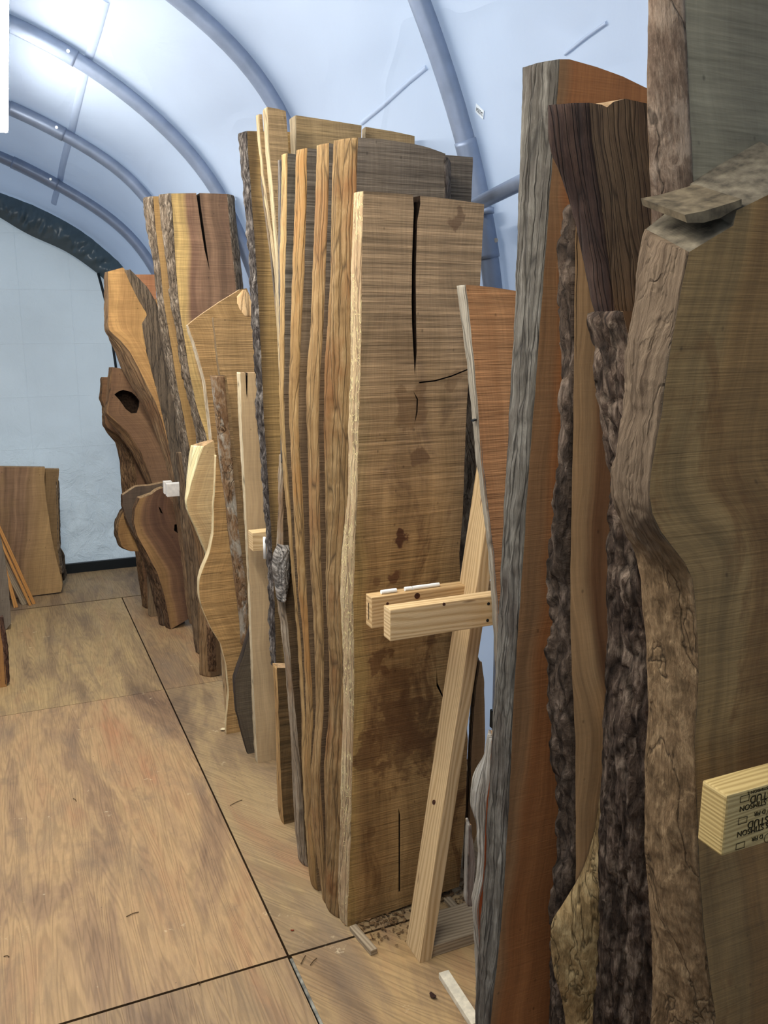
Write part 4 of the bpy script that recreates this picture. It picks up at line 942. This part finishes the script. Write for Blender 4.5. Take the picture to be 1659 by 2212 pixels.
# A1: big foreground slab
slab('live_edge_plank','massive foreground slab at the right edge, slanting top and lumpy pale burl edge','wood slab',1.0,
 [(552,1390,1488),(600,1383,1478),(700,1368,1458),(800,1357,1442),(900,1346,1428),(1000,1336,1410),(1060,1328,1402),(1100,1328,1404),(1150,1340,1425),(1200,1352,1462),(1250,1375,1492),(1300,1386,1500),(1400,1394,1508),(1500,1400,1508),(1600,1404,1500),(1700,1394,1504),(1800,1396,1508),(1900,1392,1512),(2000,1402,1520),(2100,1408,1532),(2212,1412,1548)],
 .12,sawn('huge_oak_face',(146,112,68),(114,86,52),(152,122,78),.085,saw=.5,grain=.3,blotch=.6,seed=64,diag=.08,stain=(112,80,46)),
 bark('lumpy_pale_burl',(90,72,50),(124,100,72),(160,134,100),64,.5,depth=.006,cells=False,upper=(1.42,(74,60,46),(120,102,82))),'gnarl',.012,.010,ext=True,
 right=[(420,1760),(2212,1800)],top=[(1488,545),(1544,511),(1586,486),(1590,455),(1659,421),(1760,376)],seed=64,fine=.004,ename='burl_edge',nc=60,topback=.042,endmat=plain('chainsawn_top',(92,84,70),.9,.1,0,.3,45))
# sawn slanting top of the foreground slab with a split-off flake
PA=Plane(1.0)
rt=None
for o in COL.objects:
    if o.get('label','').startswith('massive foreground'): rt=o
fl=[(1479,464),(1484,481),(1520,481),(1556,471),(1588,452),(1602,446),(1602,430),(1586,436),(1520,456)]
P_=Plane(.995); top_=[P_.at(x,y) for x,y in fl]; n=len(fl)
V=top_+[p+Vector((.012,.11,.036)) for p in top_]; F_=[list(range(n))[::-1],list(range(n,2*n))]+[[i,(i+1)%n,(i+1)%n+n,i+n] for i in range(n)]
me=mesh('split_flake',V,F_,[[(V[a].x,V[a].z) for a in f] for f in F_]); bm=bmesh.new(); bm.from_mesh(me); bmesh.ops.recalc_face_normals(bm,faces=bm.faces); bm.to_mesh(me); bm.free()
o=link('split_flake',me,(plain('flake_wood',(88,78,62),.9,.1,0,.3,45),)); adopt(o,rt)

# ------------------------------------------------------------------ rack arms and lumber
def arm(name,label,cat,Yf,x0,x1,yt,yb,th,mat,group=None):
    """beam along +X: front face corners at pixel x0; x1 the far pixel"""
    a=onY(x0,yt,Yf); b=onY(x0,yb,Yf); e=onY(x1,yt,Yf)
    root=thing(name,label,cat,(a.x,Yf,b.z),group)
    beam('timber',Vector((a.x,Yf,b.z)),X_,Y_,Z_,e.x-a.x,th,a.z-b.z,mat,root,.0025); return root,a,b,e
r1,a1,b1,e1_=arm('rack_arm','rear lumber arm crossing the cracked slab, with three chalk sticks on top','rack arm',1.945,803,1062,1291,1359,.04,M['lum1'],'lumber arms of the slab rack')
r2,a2,b2,e2_=arm('rack_arm','front lumber arm reaching out past the leaning post, in front of the cracked slab','rack arm',1.80,843,1085,1318,1386,.04,M['lum2'],'lumber arms of the slab rack')
# knots and screws
def disc(name,p,nrm,r,mat,parent,h=.0012,seg=14,sy=1.):
    a=nrm.orthogonal().normalized(); b=nrm.cross(a)
    if abs(a.z)>abs(b.z): a,b=b,a
    V=[p+a*(r*math.cos(2*math.pi*i/seg))+b*(r*sy*math.sin(2*math.pi*i/seg))+nrm*h for i in range(seg)]+[p+a*(r*math.cos(2*math.pi*i/seg))+b*(r*sy*math.sin(2*math.pi*i/seg))-nrm*.003 for i in range(seg)]
    o=link(name,mesh(name,V,[list(range(seg))]+[[i,i+seg,(i+1)%seg+seg,(i+1)%seg] for i in range(seg)]),(mat,)); adopt(o,parent); return o
KN=plain('knot_brown',(66,38,24),.6,.3,0,.3,200)
disc('knot',onY(901,1287,1.945),-Y_,.008,KN,r1)
disc('knot',onY(837,1304,1.945),-Y_,.004,KN,r1)
disc('knot',onY(959,1305,1.80),-Y_,.004,KN,r2)
for q in ((1055,1304),(1053,1340)): disc('screw',onY(q[0],q[1],1.80),-Y_,.004,M['black'],r2)
# saw slot in end of rear arm
sl=Vector((a1.x-.0008,1.945+.018,b1.z+.02)); beam('slot',sl,Z_,Y_,X_,.045,.003,.003,CUTDARK,r1,0)
# chalk
for i,(xa,xb,lb) in enumerate(((822,855,'leftmost of the chalk sticks on the rear lumber arm, cut slanting'),(873,887,'shortest chalk stub on the rear lumber arm'),(889,947,'longest chalk stick on the rear lumber arm'))):
    z=a1.z+.0055; p=Vector((onY(xa,1283,1.965).x,1.962,z)); q=Vector((onY(xb,1275,1.965).x,1.962,z))
    o=tube('chalk_stick',[p,p+(q-p)*.01,q-(q-p)*.01,q],.0055,M['chalk'],14,rfun=lambda i_: .0054); tag(o,lb,'chalk','chalk sticks on the rack arm')
# leaning post
bt=onZ(906,2081); tp=onY(1072,1040,1.86); 
d=(tp-Vector((bt.x,1.84,0))); d.y=0.0; d.normalize()
yb_=bt.y
pl=Vector((bt.x,yb_,0)); t0=onY(1062,1200,yb_+.02)
mid=onY(994,1500,yb_); d=(mid-pl); d.y=0; d.normalize()
c_=Vector((d.z,0,-d.x))
post=thing('leaning_post','pale lumber post leaning right between the two arms','post',pl,None)
beam('timber',pl+d*.0,d,c_,Y_,1.42,.038,.089,M['lum2'],post,.002)
kp=onY(962,1632,yb_); disc('knot',Vector((pl.x,yb_+.05,0))+d*.46-c_*.0005,-c_,.009,KN,post,sy=.7)
# sill
s0=onZ(931,2069); sill=thing('floor_sill','short lumber sill lying on the floor right of the leaning post','sill',s0)
beam('timber',s0+Vector((.002,0,0)),X_,Y_,Z_,.42,.13,.036,M['lum3'],sill,.002)
# arms further back
r3,a3,b3,e3_=arm('rack_arm','pale square arm end projecting across the maple board','rack arm',3.02,545,600,1152,1192,.06,M['lum2'],'lumber arms of the slab rack')
p=onY(571,1160,3.0); q=onY(572,1207,3.0)
o=tube('chalk_stick',[p,q],.005,M['chalk'],12); tag(o,'chalk stick held upright against the arm on the maple board','chalk','chalk sticks on the rack arm')
r4,a4,b4,e4_=arm('rack_arm','white-painted arm end at the far stack, in front of the pod-shaped slab','rack arm',4.62,360,392,1046,1074,.05,M['paint'],'lumber arms of the slab rack')
r5,a5,b5,e5_=arm('rack_arm','white-painted arm end just behind and left of the other white one','rack arm',4.70,354,372,1041,1068,.04,M['paint'],'lumber arms of the slab rack')
# stamped timber at the right edge
Ys=.86; A_=onY(1567,1720,Ys);B_=onY(1558,1851,Ys)
tb=thing('rack_arm','thick stamped lumber arm at the right edge, printed with upside-down ink lettering','rack arm',(A_.x,Ys,B_.z),'lumber arms of the slab rack')
al=math.radians(0); ax=Vector((math.cos(al),math.sin(al),0)); by=Vector((-math.sin(al),math.cos(al),0))
# depth from the end-face back corner
w0=RT*F-FW*(1514-CX); o0=Vector((B_.x,Ys,B_.z)); depth=-((o0-C0).dot(w0))/(by.dot(w0)); depth=min(.16,max(.05,depth))
hgt=A_.z-B_.z
beam('timber',Vector((B_.x,Ys,B_.z)),ax,by,Z_,.6,depth,hgt,M['lum4'],tb,.004)
def text(body,size,p,parent,rot=True,mat=None,sx=1.,name='lettering',R=None,bold=0.0):
    cu=bpy.data.curves.new(name,'FONT'); cu.body=body; cu.size=size; cu.extrude=.0003; cu.align_x='LEFT'; cu.offset=bold
    o=bpy.data.objects.new(name,cu); COL.objects.link(o); bpy.context.view_layer.update()
    me=bpy.data.meshes.new_from_object(o.evaluated_get(bpy.context.evaluated_depsgraph_get())); bpy.data.objects.remove(o)
    me.materials.clear(); o=link(name,me,(mat or M['ink'],))
    for v in me.vertices: v.co.x*=sx
    o.matrix_world=Matrix.Translation(p)@(R or (Matrix.Rotation(math.radians(90),4,'X')@Matrix.Rotation(math.pi if rot else 0,4,'Z')))
    bpy.context.view_layer.update(); mw=o.matrix_world.copy()
    for v in me.vertices: v.co=mw@v.co
    o.matrix_world=Matrix.Identity(4)
    if parent: adopt(o,parent)
    return o
yy=Ys-.0006
def fp(x,y): q=onY(x,y,Ys); return Vector((q.x,yy,q.z))
hh=hgt
def row(px,py,body,size,sx=1.,b=0.0):
    # text rotated half a turn: its origin is the lower-right end, i.e. the far right top here
    p=fp(px,py); text(body,size,Vector((p.x,yy,p.z)),tb,True,sx=sx,bold=b)
x0=fp(1598,1790).x; S_=hh
zt=A_.z; zb=B_.z
def rowat(fx,fz,body,size,sx=1.,b=0.0):
    text(body,size,Vector((A_.x+fx,yy,zb+fz*S_)),tb,True,sx=sx,bold=b)
for fz0 in (.0,.42):
    rowat(.108,fz0+.34,'226 STIMSON',S_*.13,1.0)
    rowat(.093,fz0+.46,'STUD',S_*.17,1.0)
rowat(.085,.17,'D FIR',S_*.10,1.)
rowat(.085,.59,'D FIR',S_*.10,1.)
rowat(.085,.97,'STIMSON L',S_*.07,1.2)
def ring(cx_,cz_,r,nm='stamp_ring'):
    seg=28;V=[]
    for rr,dy in ((r,0),(r*.87,0),(r,.0004),(r*.87,.0004)):
        V+=[Vector((cx_+rr*math.cos(2*math.pi*i/seg),yy-.0002+dy,cz_+rr*math.sin(2*math.pi*i/seg))) for i in range(seg)]
    F_=[[i,(i+1)%seg,seg+(i+1)%seg,seg+i] for i in range(seg-3)]
    o=link(nm,mesh(nm,V,F_),(M['ink'],)); adopt(o,tb)
def frame(cx_,cz_,w,h,nm='stamp_frame'):
    t=.0011;V=[];F_=[]
    for x0_,x1_,z0_,z1_ in ((0,w,0,t),(0,w,h-t,h),(0,t,0,h),(w-t,w,0,h)):
        b=len(V);V+=[Vector((cx_+x0_,yy-.0002,cz_+z0_)),Vector((cx_+x1_,yy-.0002,cz_+z0_)),Vector((cx_+x1_,yy-.0002,cz_+z1_)),Vector((cx_+x0_,yy-.0002,cz_+z1_))];F_.append([b,b+1,b+2,b+3])
    o=link(nm,mesh(nm,V,F_),(M['ink'],)); adopt(o,tb)
for fz in (.08,.5,.90): 
    ring(A_.x+.096,zb+fz*S_,.0085)
for fz in (.04,.46,.82): frame(A_.x+.030,zb+fz*S_,.018,.011)
# ------------------------------------------------------------------ floor bits
def stick(name,label,cat,p,q,w,t,mat,group=None,up=None):
    d=(q-p); ln=d.length; d.normalize(); u_=up or Z_; s_=d.cross(u_).normalized(); c=s_.cross(d).normalized()
    o=beam(name,p-s_*w/2,d,s_,c,ln,w,t,mat,None,.0015); return tag(o,label,cat,group)
stick('wood_stick','small square grey-brown stick on the floor at the foot of the cracked slab','stick',onZ(762,2008,.001),onZ(808,2062,.001),.022,.016,M['lum3'])
stick('wood_stick','pale whitish stick on the floor at the bottom of the frame','stick',onZ(958,2110,.001),onZ(1030,2222,.001),.03,.018,plain('bleached_stick',(214,202,176),.8,.2,0,.08,50))
stick('wood_stick','brown offcut behind the leaning post, partly hidden in bark litter','stick',onZ(965,1945,.001),onZ(985,1968,.001),.024,.012,M['lum3'])
SL=lumber('orange_strip_wood',(176,118,58),(204,148,82),8)
for (xa,ya,xb,yb,w,lb) in ((-6,1130,74,1305,.020,'rightmost of the thin orange strips leaning at the left'),(-14,1135,66,1308,.016,'thin orange strip leaning just left of the rightmost one'),(-8,1180,54,1306,.035,'flat tan lath leaning behind the thin orange strips'),(2,1195,37,1312,.014,'leftmost thin pale strip leaning in the corner'),(6,1205,32,1313,.012,'short thin pale strip beside the leftmost one')):
    b=onZ(xb,yb); t=onY(xa,ya,b.y+.08)
    stick('wood_strip',lb,'wood strip',b,t+(t-b)*.4,w,.008,SL if w<.03 else M['lum3'],'thin strips leaning at the left',up=Y_*-1)
# bark litter and chips under the middle row
def chips(name,label,cat,cx_,cy_,sx_,sy_,n,mat,kind,smin=.004,smax=.016,zs=.012):
    V=[];F_=[]
    for i in range(n):
        x=random.gauss(cx_,sx_);y=random.gauss(cy_,sy_);z=.0035+random.random()*zs; s=random.uniform(smin,smax); a=random.random()*6.28
        d=Vector((math.cos(a),math.sin(a),random.uniform(-.3,.3)))*s; e=Vector((-math.sin(a),math.cos(a),random.uniform(-.4,.4)))*s*random.uniform(.2,.6); h=Vector((0,0,s*.2))
        c=Vector((x,y,z+s*.3)); b=len(V); V+=[c-d-e,c+d-e*.6,c+d*.8+e,c-d+e,c-d-e+h,c+d-e*.6+h,c+d*.8+e+h,c-d+e+h]
        for q in ((3,2,1,0),(4,5,6,7),(0,1,5,4),(1,2,6,5),(2,3,7,6),(3,0,4,7)): F_.append([b+k for k in q])
    o=link(name,mesh(name,V,F_),(mat,)); return tag(o,label,cat,kind=kind)
c=onZ(815,2010); chips('sawdust_litter','scattered bark chips and sawdust on the floor right of the cracked slab foot','debris',c.x+.03,c.y+.05,.04,.05,260,plain('chip_brown',(104,80,54),.9,.1,0,.3,90),'stuff',.002,.008,.004)
c=onZ(1040,1720); chips('bark_litter','dark heap of bark flakes behind the leaning post','debris',c.x-.1,c.y+.0,.04,.08,400,plain('bark_chip',(74,54,44),.9,.1,0,.3,90),'stuff',.008,.024,.12)
c=onZ(960,1960); chips('wood_litter','wood crumbs on the floor behind the sill','debris',c.x+.1,c.y+.05,.09,.05,200,plain('chip_brown2',(92,72,50),.9,.1,0,.3,90),'stuff',.003,.01,.004)
# single twigs and flakes on the plywood
TW=plain('twig_brown',(84,64,42),.9,.1)
for (xa,ya,xb,yb,lb) in ((158,1725,165,1731,'tiny dark splinter on the plywood, upper middle of the near sheet'),(497,1740,523,1728,'thin curved twig near the row of slab feet'),(273,1980,300,1970,'pale thin twig on the near plywood sheet'),(650,2082,660,2064,'short twig right of the wide plywood joint'),(670,2085,684,2070,'second short twig right of the wide plywood joint'),(8,2066,20,2067,'dark splinter at the left frame edge'),(430,2128,434,2122,'small curled shaving on the plywood seam')):
    a=onZ(xa,ya,.004);b=onZ(xb,yb,.004); m_=(a+b)/2+Vector((.002,.003,.001))
    o=tube('twig',[a,m_,b],.0012,TW,6); tag(o,lb,'twig','twigs on the plywood floor')
for (x,y,s,lb,colr) in ((935,2155,.011,'crumpled dark leaf flake on the floor near the pale stick',(58,40,32)),(795,1988,.014,'curled tan bark chip at the cracked slab foot',(138,104,70)),(484,1578,.016,'cream wood chip poking out at the wavy slab foot',(222,206,168)),(445,1378,.010,'dark crumb on the floor beside the far slab feet',(70,50,38)),(631,2012,.005,'small reddish crumb on the plywood near the slab row',(120,50,30))):
    c=onZ(x,y); bm=bmesh.new(); bmesh.ops.create_icosphere(bm,subdivisions=2,radius=s)
    for v in bm.verts:
        v.co=Vector((v.co.x*1.1,v.co.y*.6,v.co.z*.25))*(1+.5*noise.noise(v.co*140+Vector((x,y,0)))); v.co.z+=abs(v.co.x)*.3
    me=bpy.data.meshes.new('wood_chip'); bm.to_mesh(me); bm.free(); o=link('wood_chip',me,(plain('chip_%d'%x,colr,.9,.1),)); o.location=(c.x,c.y,s*.25+.002); o.rotation_euler=(0,0,x); tag(o,lb,'wood chip')
# small triangular foot pieces and low slab behind the post
slab('live_edge_plank','dark brown low slab standing behind the leaning post against the tent side','wood slab',2.19,
 [(1430,1030,1034),(1500,1020,1024),(1620,1012,1016),(1760,1006,1012),(1900,1000,1006)],.04,sawn('dusk_face',(186,146,100),(150,114,76),saw=.3,grain=.4,blotch=.4,seed=66),streak('dusk_edge',(50,38,28),(80,62,44),(110,86,60),66),'edge',.003,.002,
 right=[(1430,1040),(1470,1046),(1600,1048),(1760,1040)],seed=66)
slab('live_edge_plank','dark knobbly bark-covered slab in the gap right of the cracked slab','wood slab',2.3,
 [(820,1000,1004),(900,994,1000),(960,990,996),(1100,988,994),(1250,986,992)],.05,bark('gap_bark',(66,54,42),(116,98,78),(160,140,114),67,.4,cells=False),None,
 right=[(820,1044),(900,1062),(1000,1068),(1100,1070),(1250,1066)],seed=67,floor=False)
# sticker on the tent cover near the first rib
l,nr=nearest_cover(1038,240)
if nr.dot(C0-l)<0: nr=-nr
zax=nr.normalized(); xax=-(RT-zax*RT.dot(zax)).normalized(); yax=zax.cross(xax)
R=Matrix(((xax.x,yax.x,zax.x,0),(xax.y,yax.y,zax.y,0),(xax.z,yax.z,zax.z,0),(0,0,0,1)))
st=thing('code_label','small white code label stuck upside down on the tent cover by the nearest rib','label',l+nr*.003)
pxm=(l-C0).length/F
o=link('sticker',mesh('sticker',[l+nr*.004+xax*a*pxm*14+yax*b*pxm*9 for a,b in((-1,-1),(1,-1),(1,1),(-1,1))]+[l+nr*.002+xax*a*pxm*14+yax*b*pxm*9 for a,b in((-1,-1),(1,-1),(1,1),(-1,1))],[[0,1,2,3],[4,7,6,5],[0,4,5,1],[1,5,6,2],[2,6,7,3],[3,7,4,0]]),(plain('label_paper',(226,234,240),.6,.3),)); adopt(o,st)
text('2A2354',pxm*12,l+nr*.0045-xax*pxm*12-yax*pxm*4,st,R=R,name='code',mat=plain('label_ink',(60,62,66),.8,.1),sx=.6)
# ------------------------------------------------------------------ light
w=bpy.data.worlds.new('world'); SC.world=w; w.use_nodes=True; bg=w.node_tree.nodes['Background']; bg.inputs[0].default_value=(.74,.86,1.,1); bg.inputs[1].default_value=SKY_E
SC.view_settings.view_transform='Standard'; SC.view_settings.look='None'; SC.view_settings.gamma=1; SC.view_settings.use_curve_mapping=False
SC.view_settings.exposure=EXPO
SC.cycles.max_bounces=8
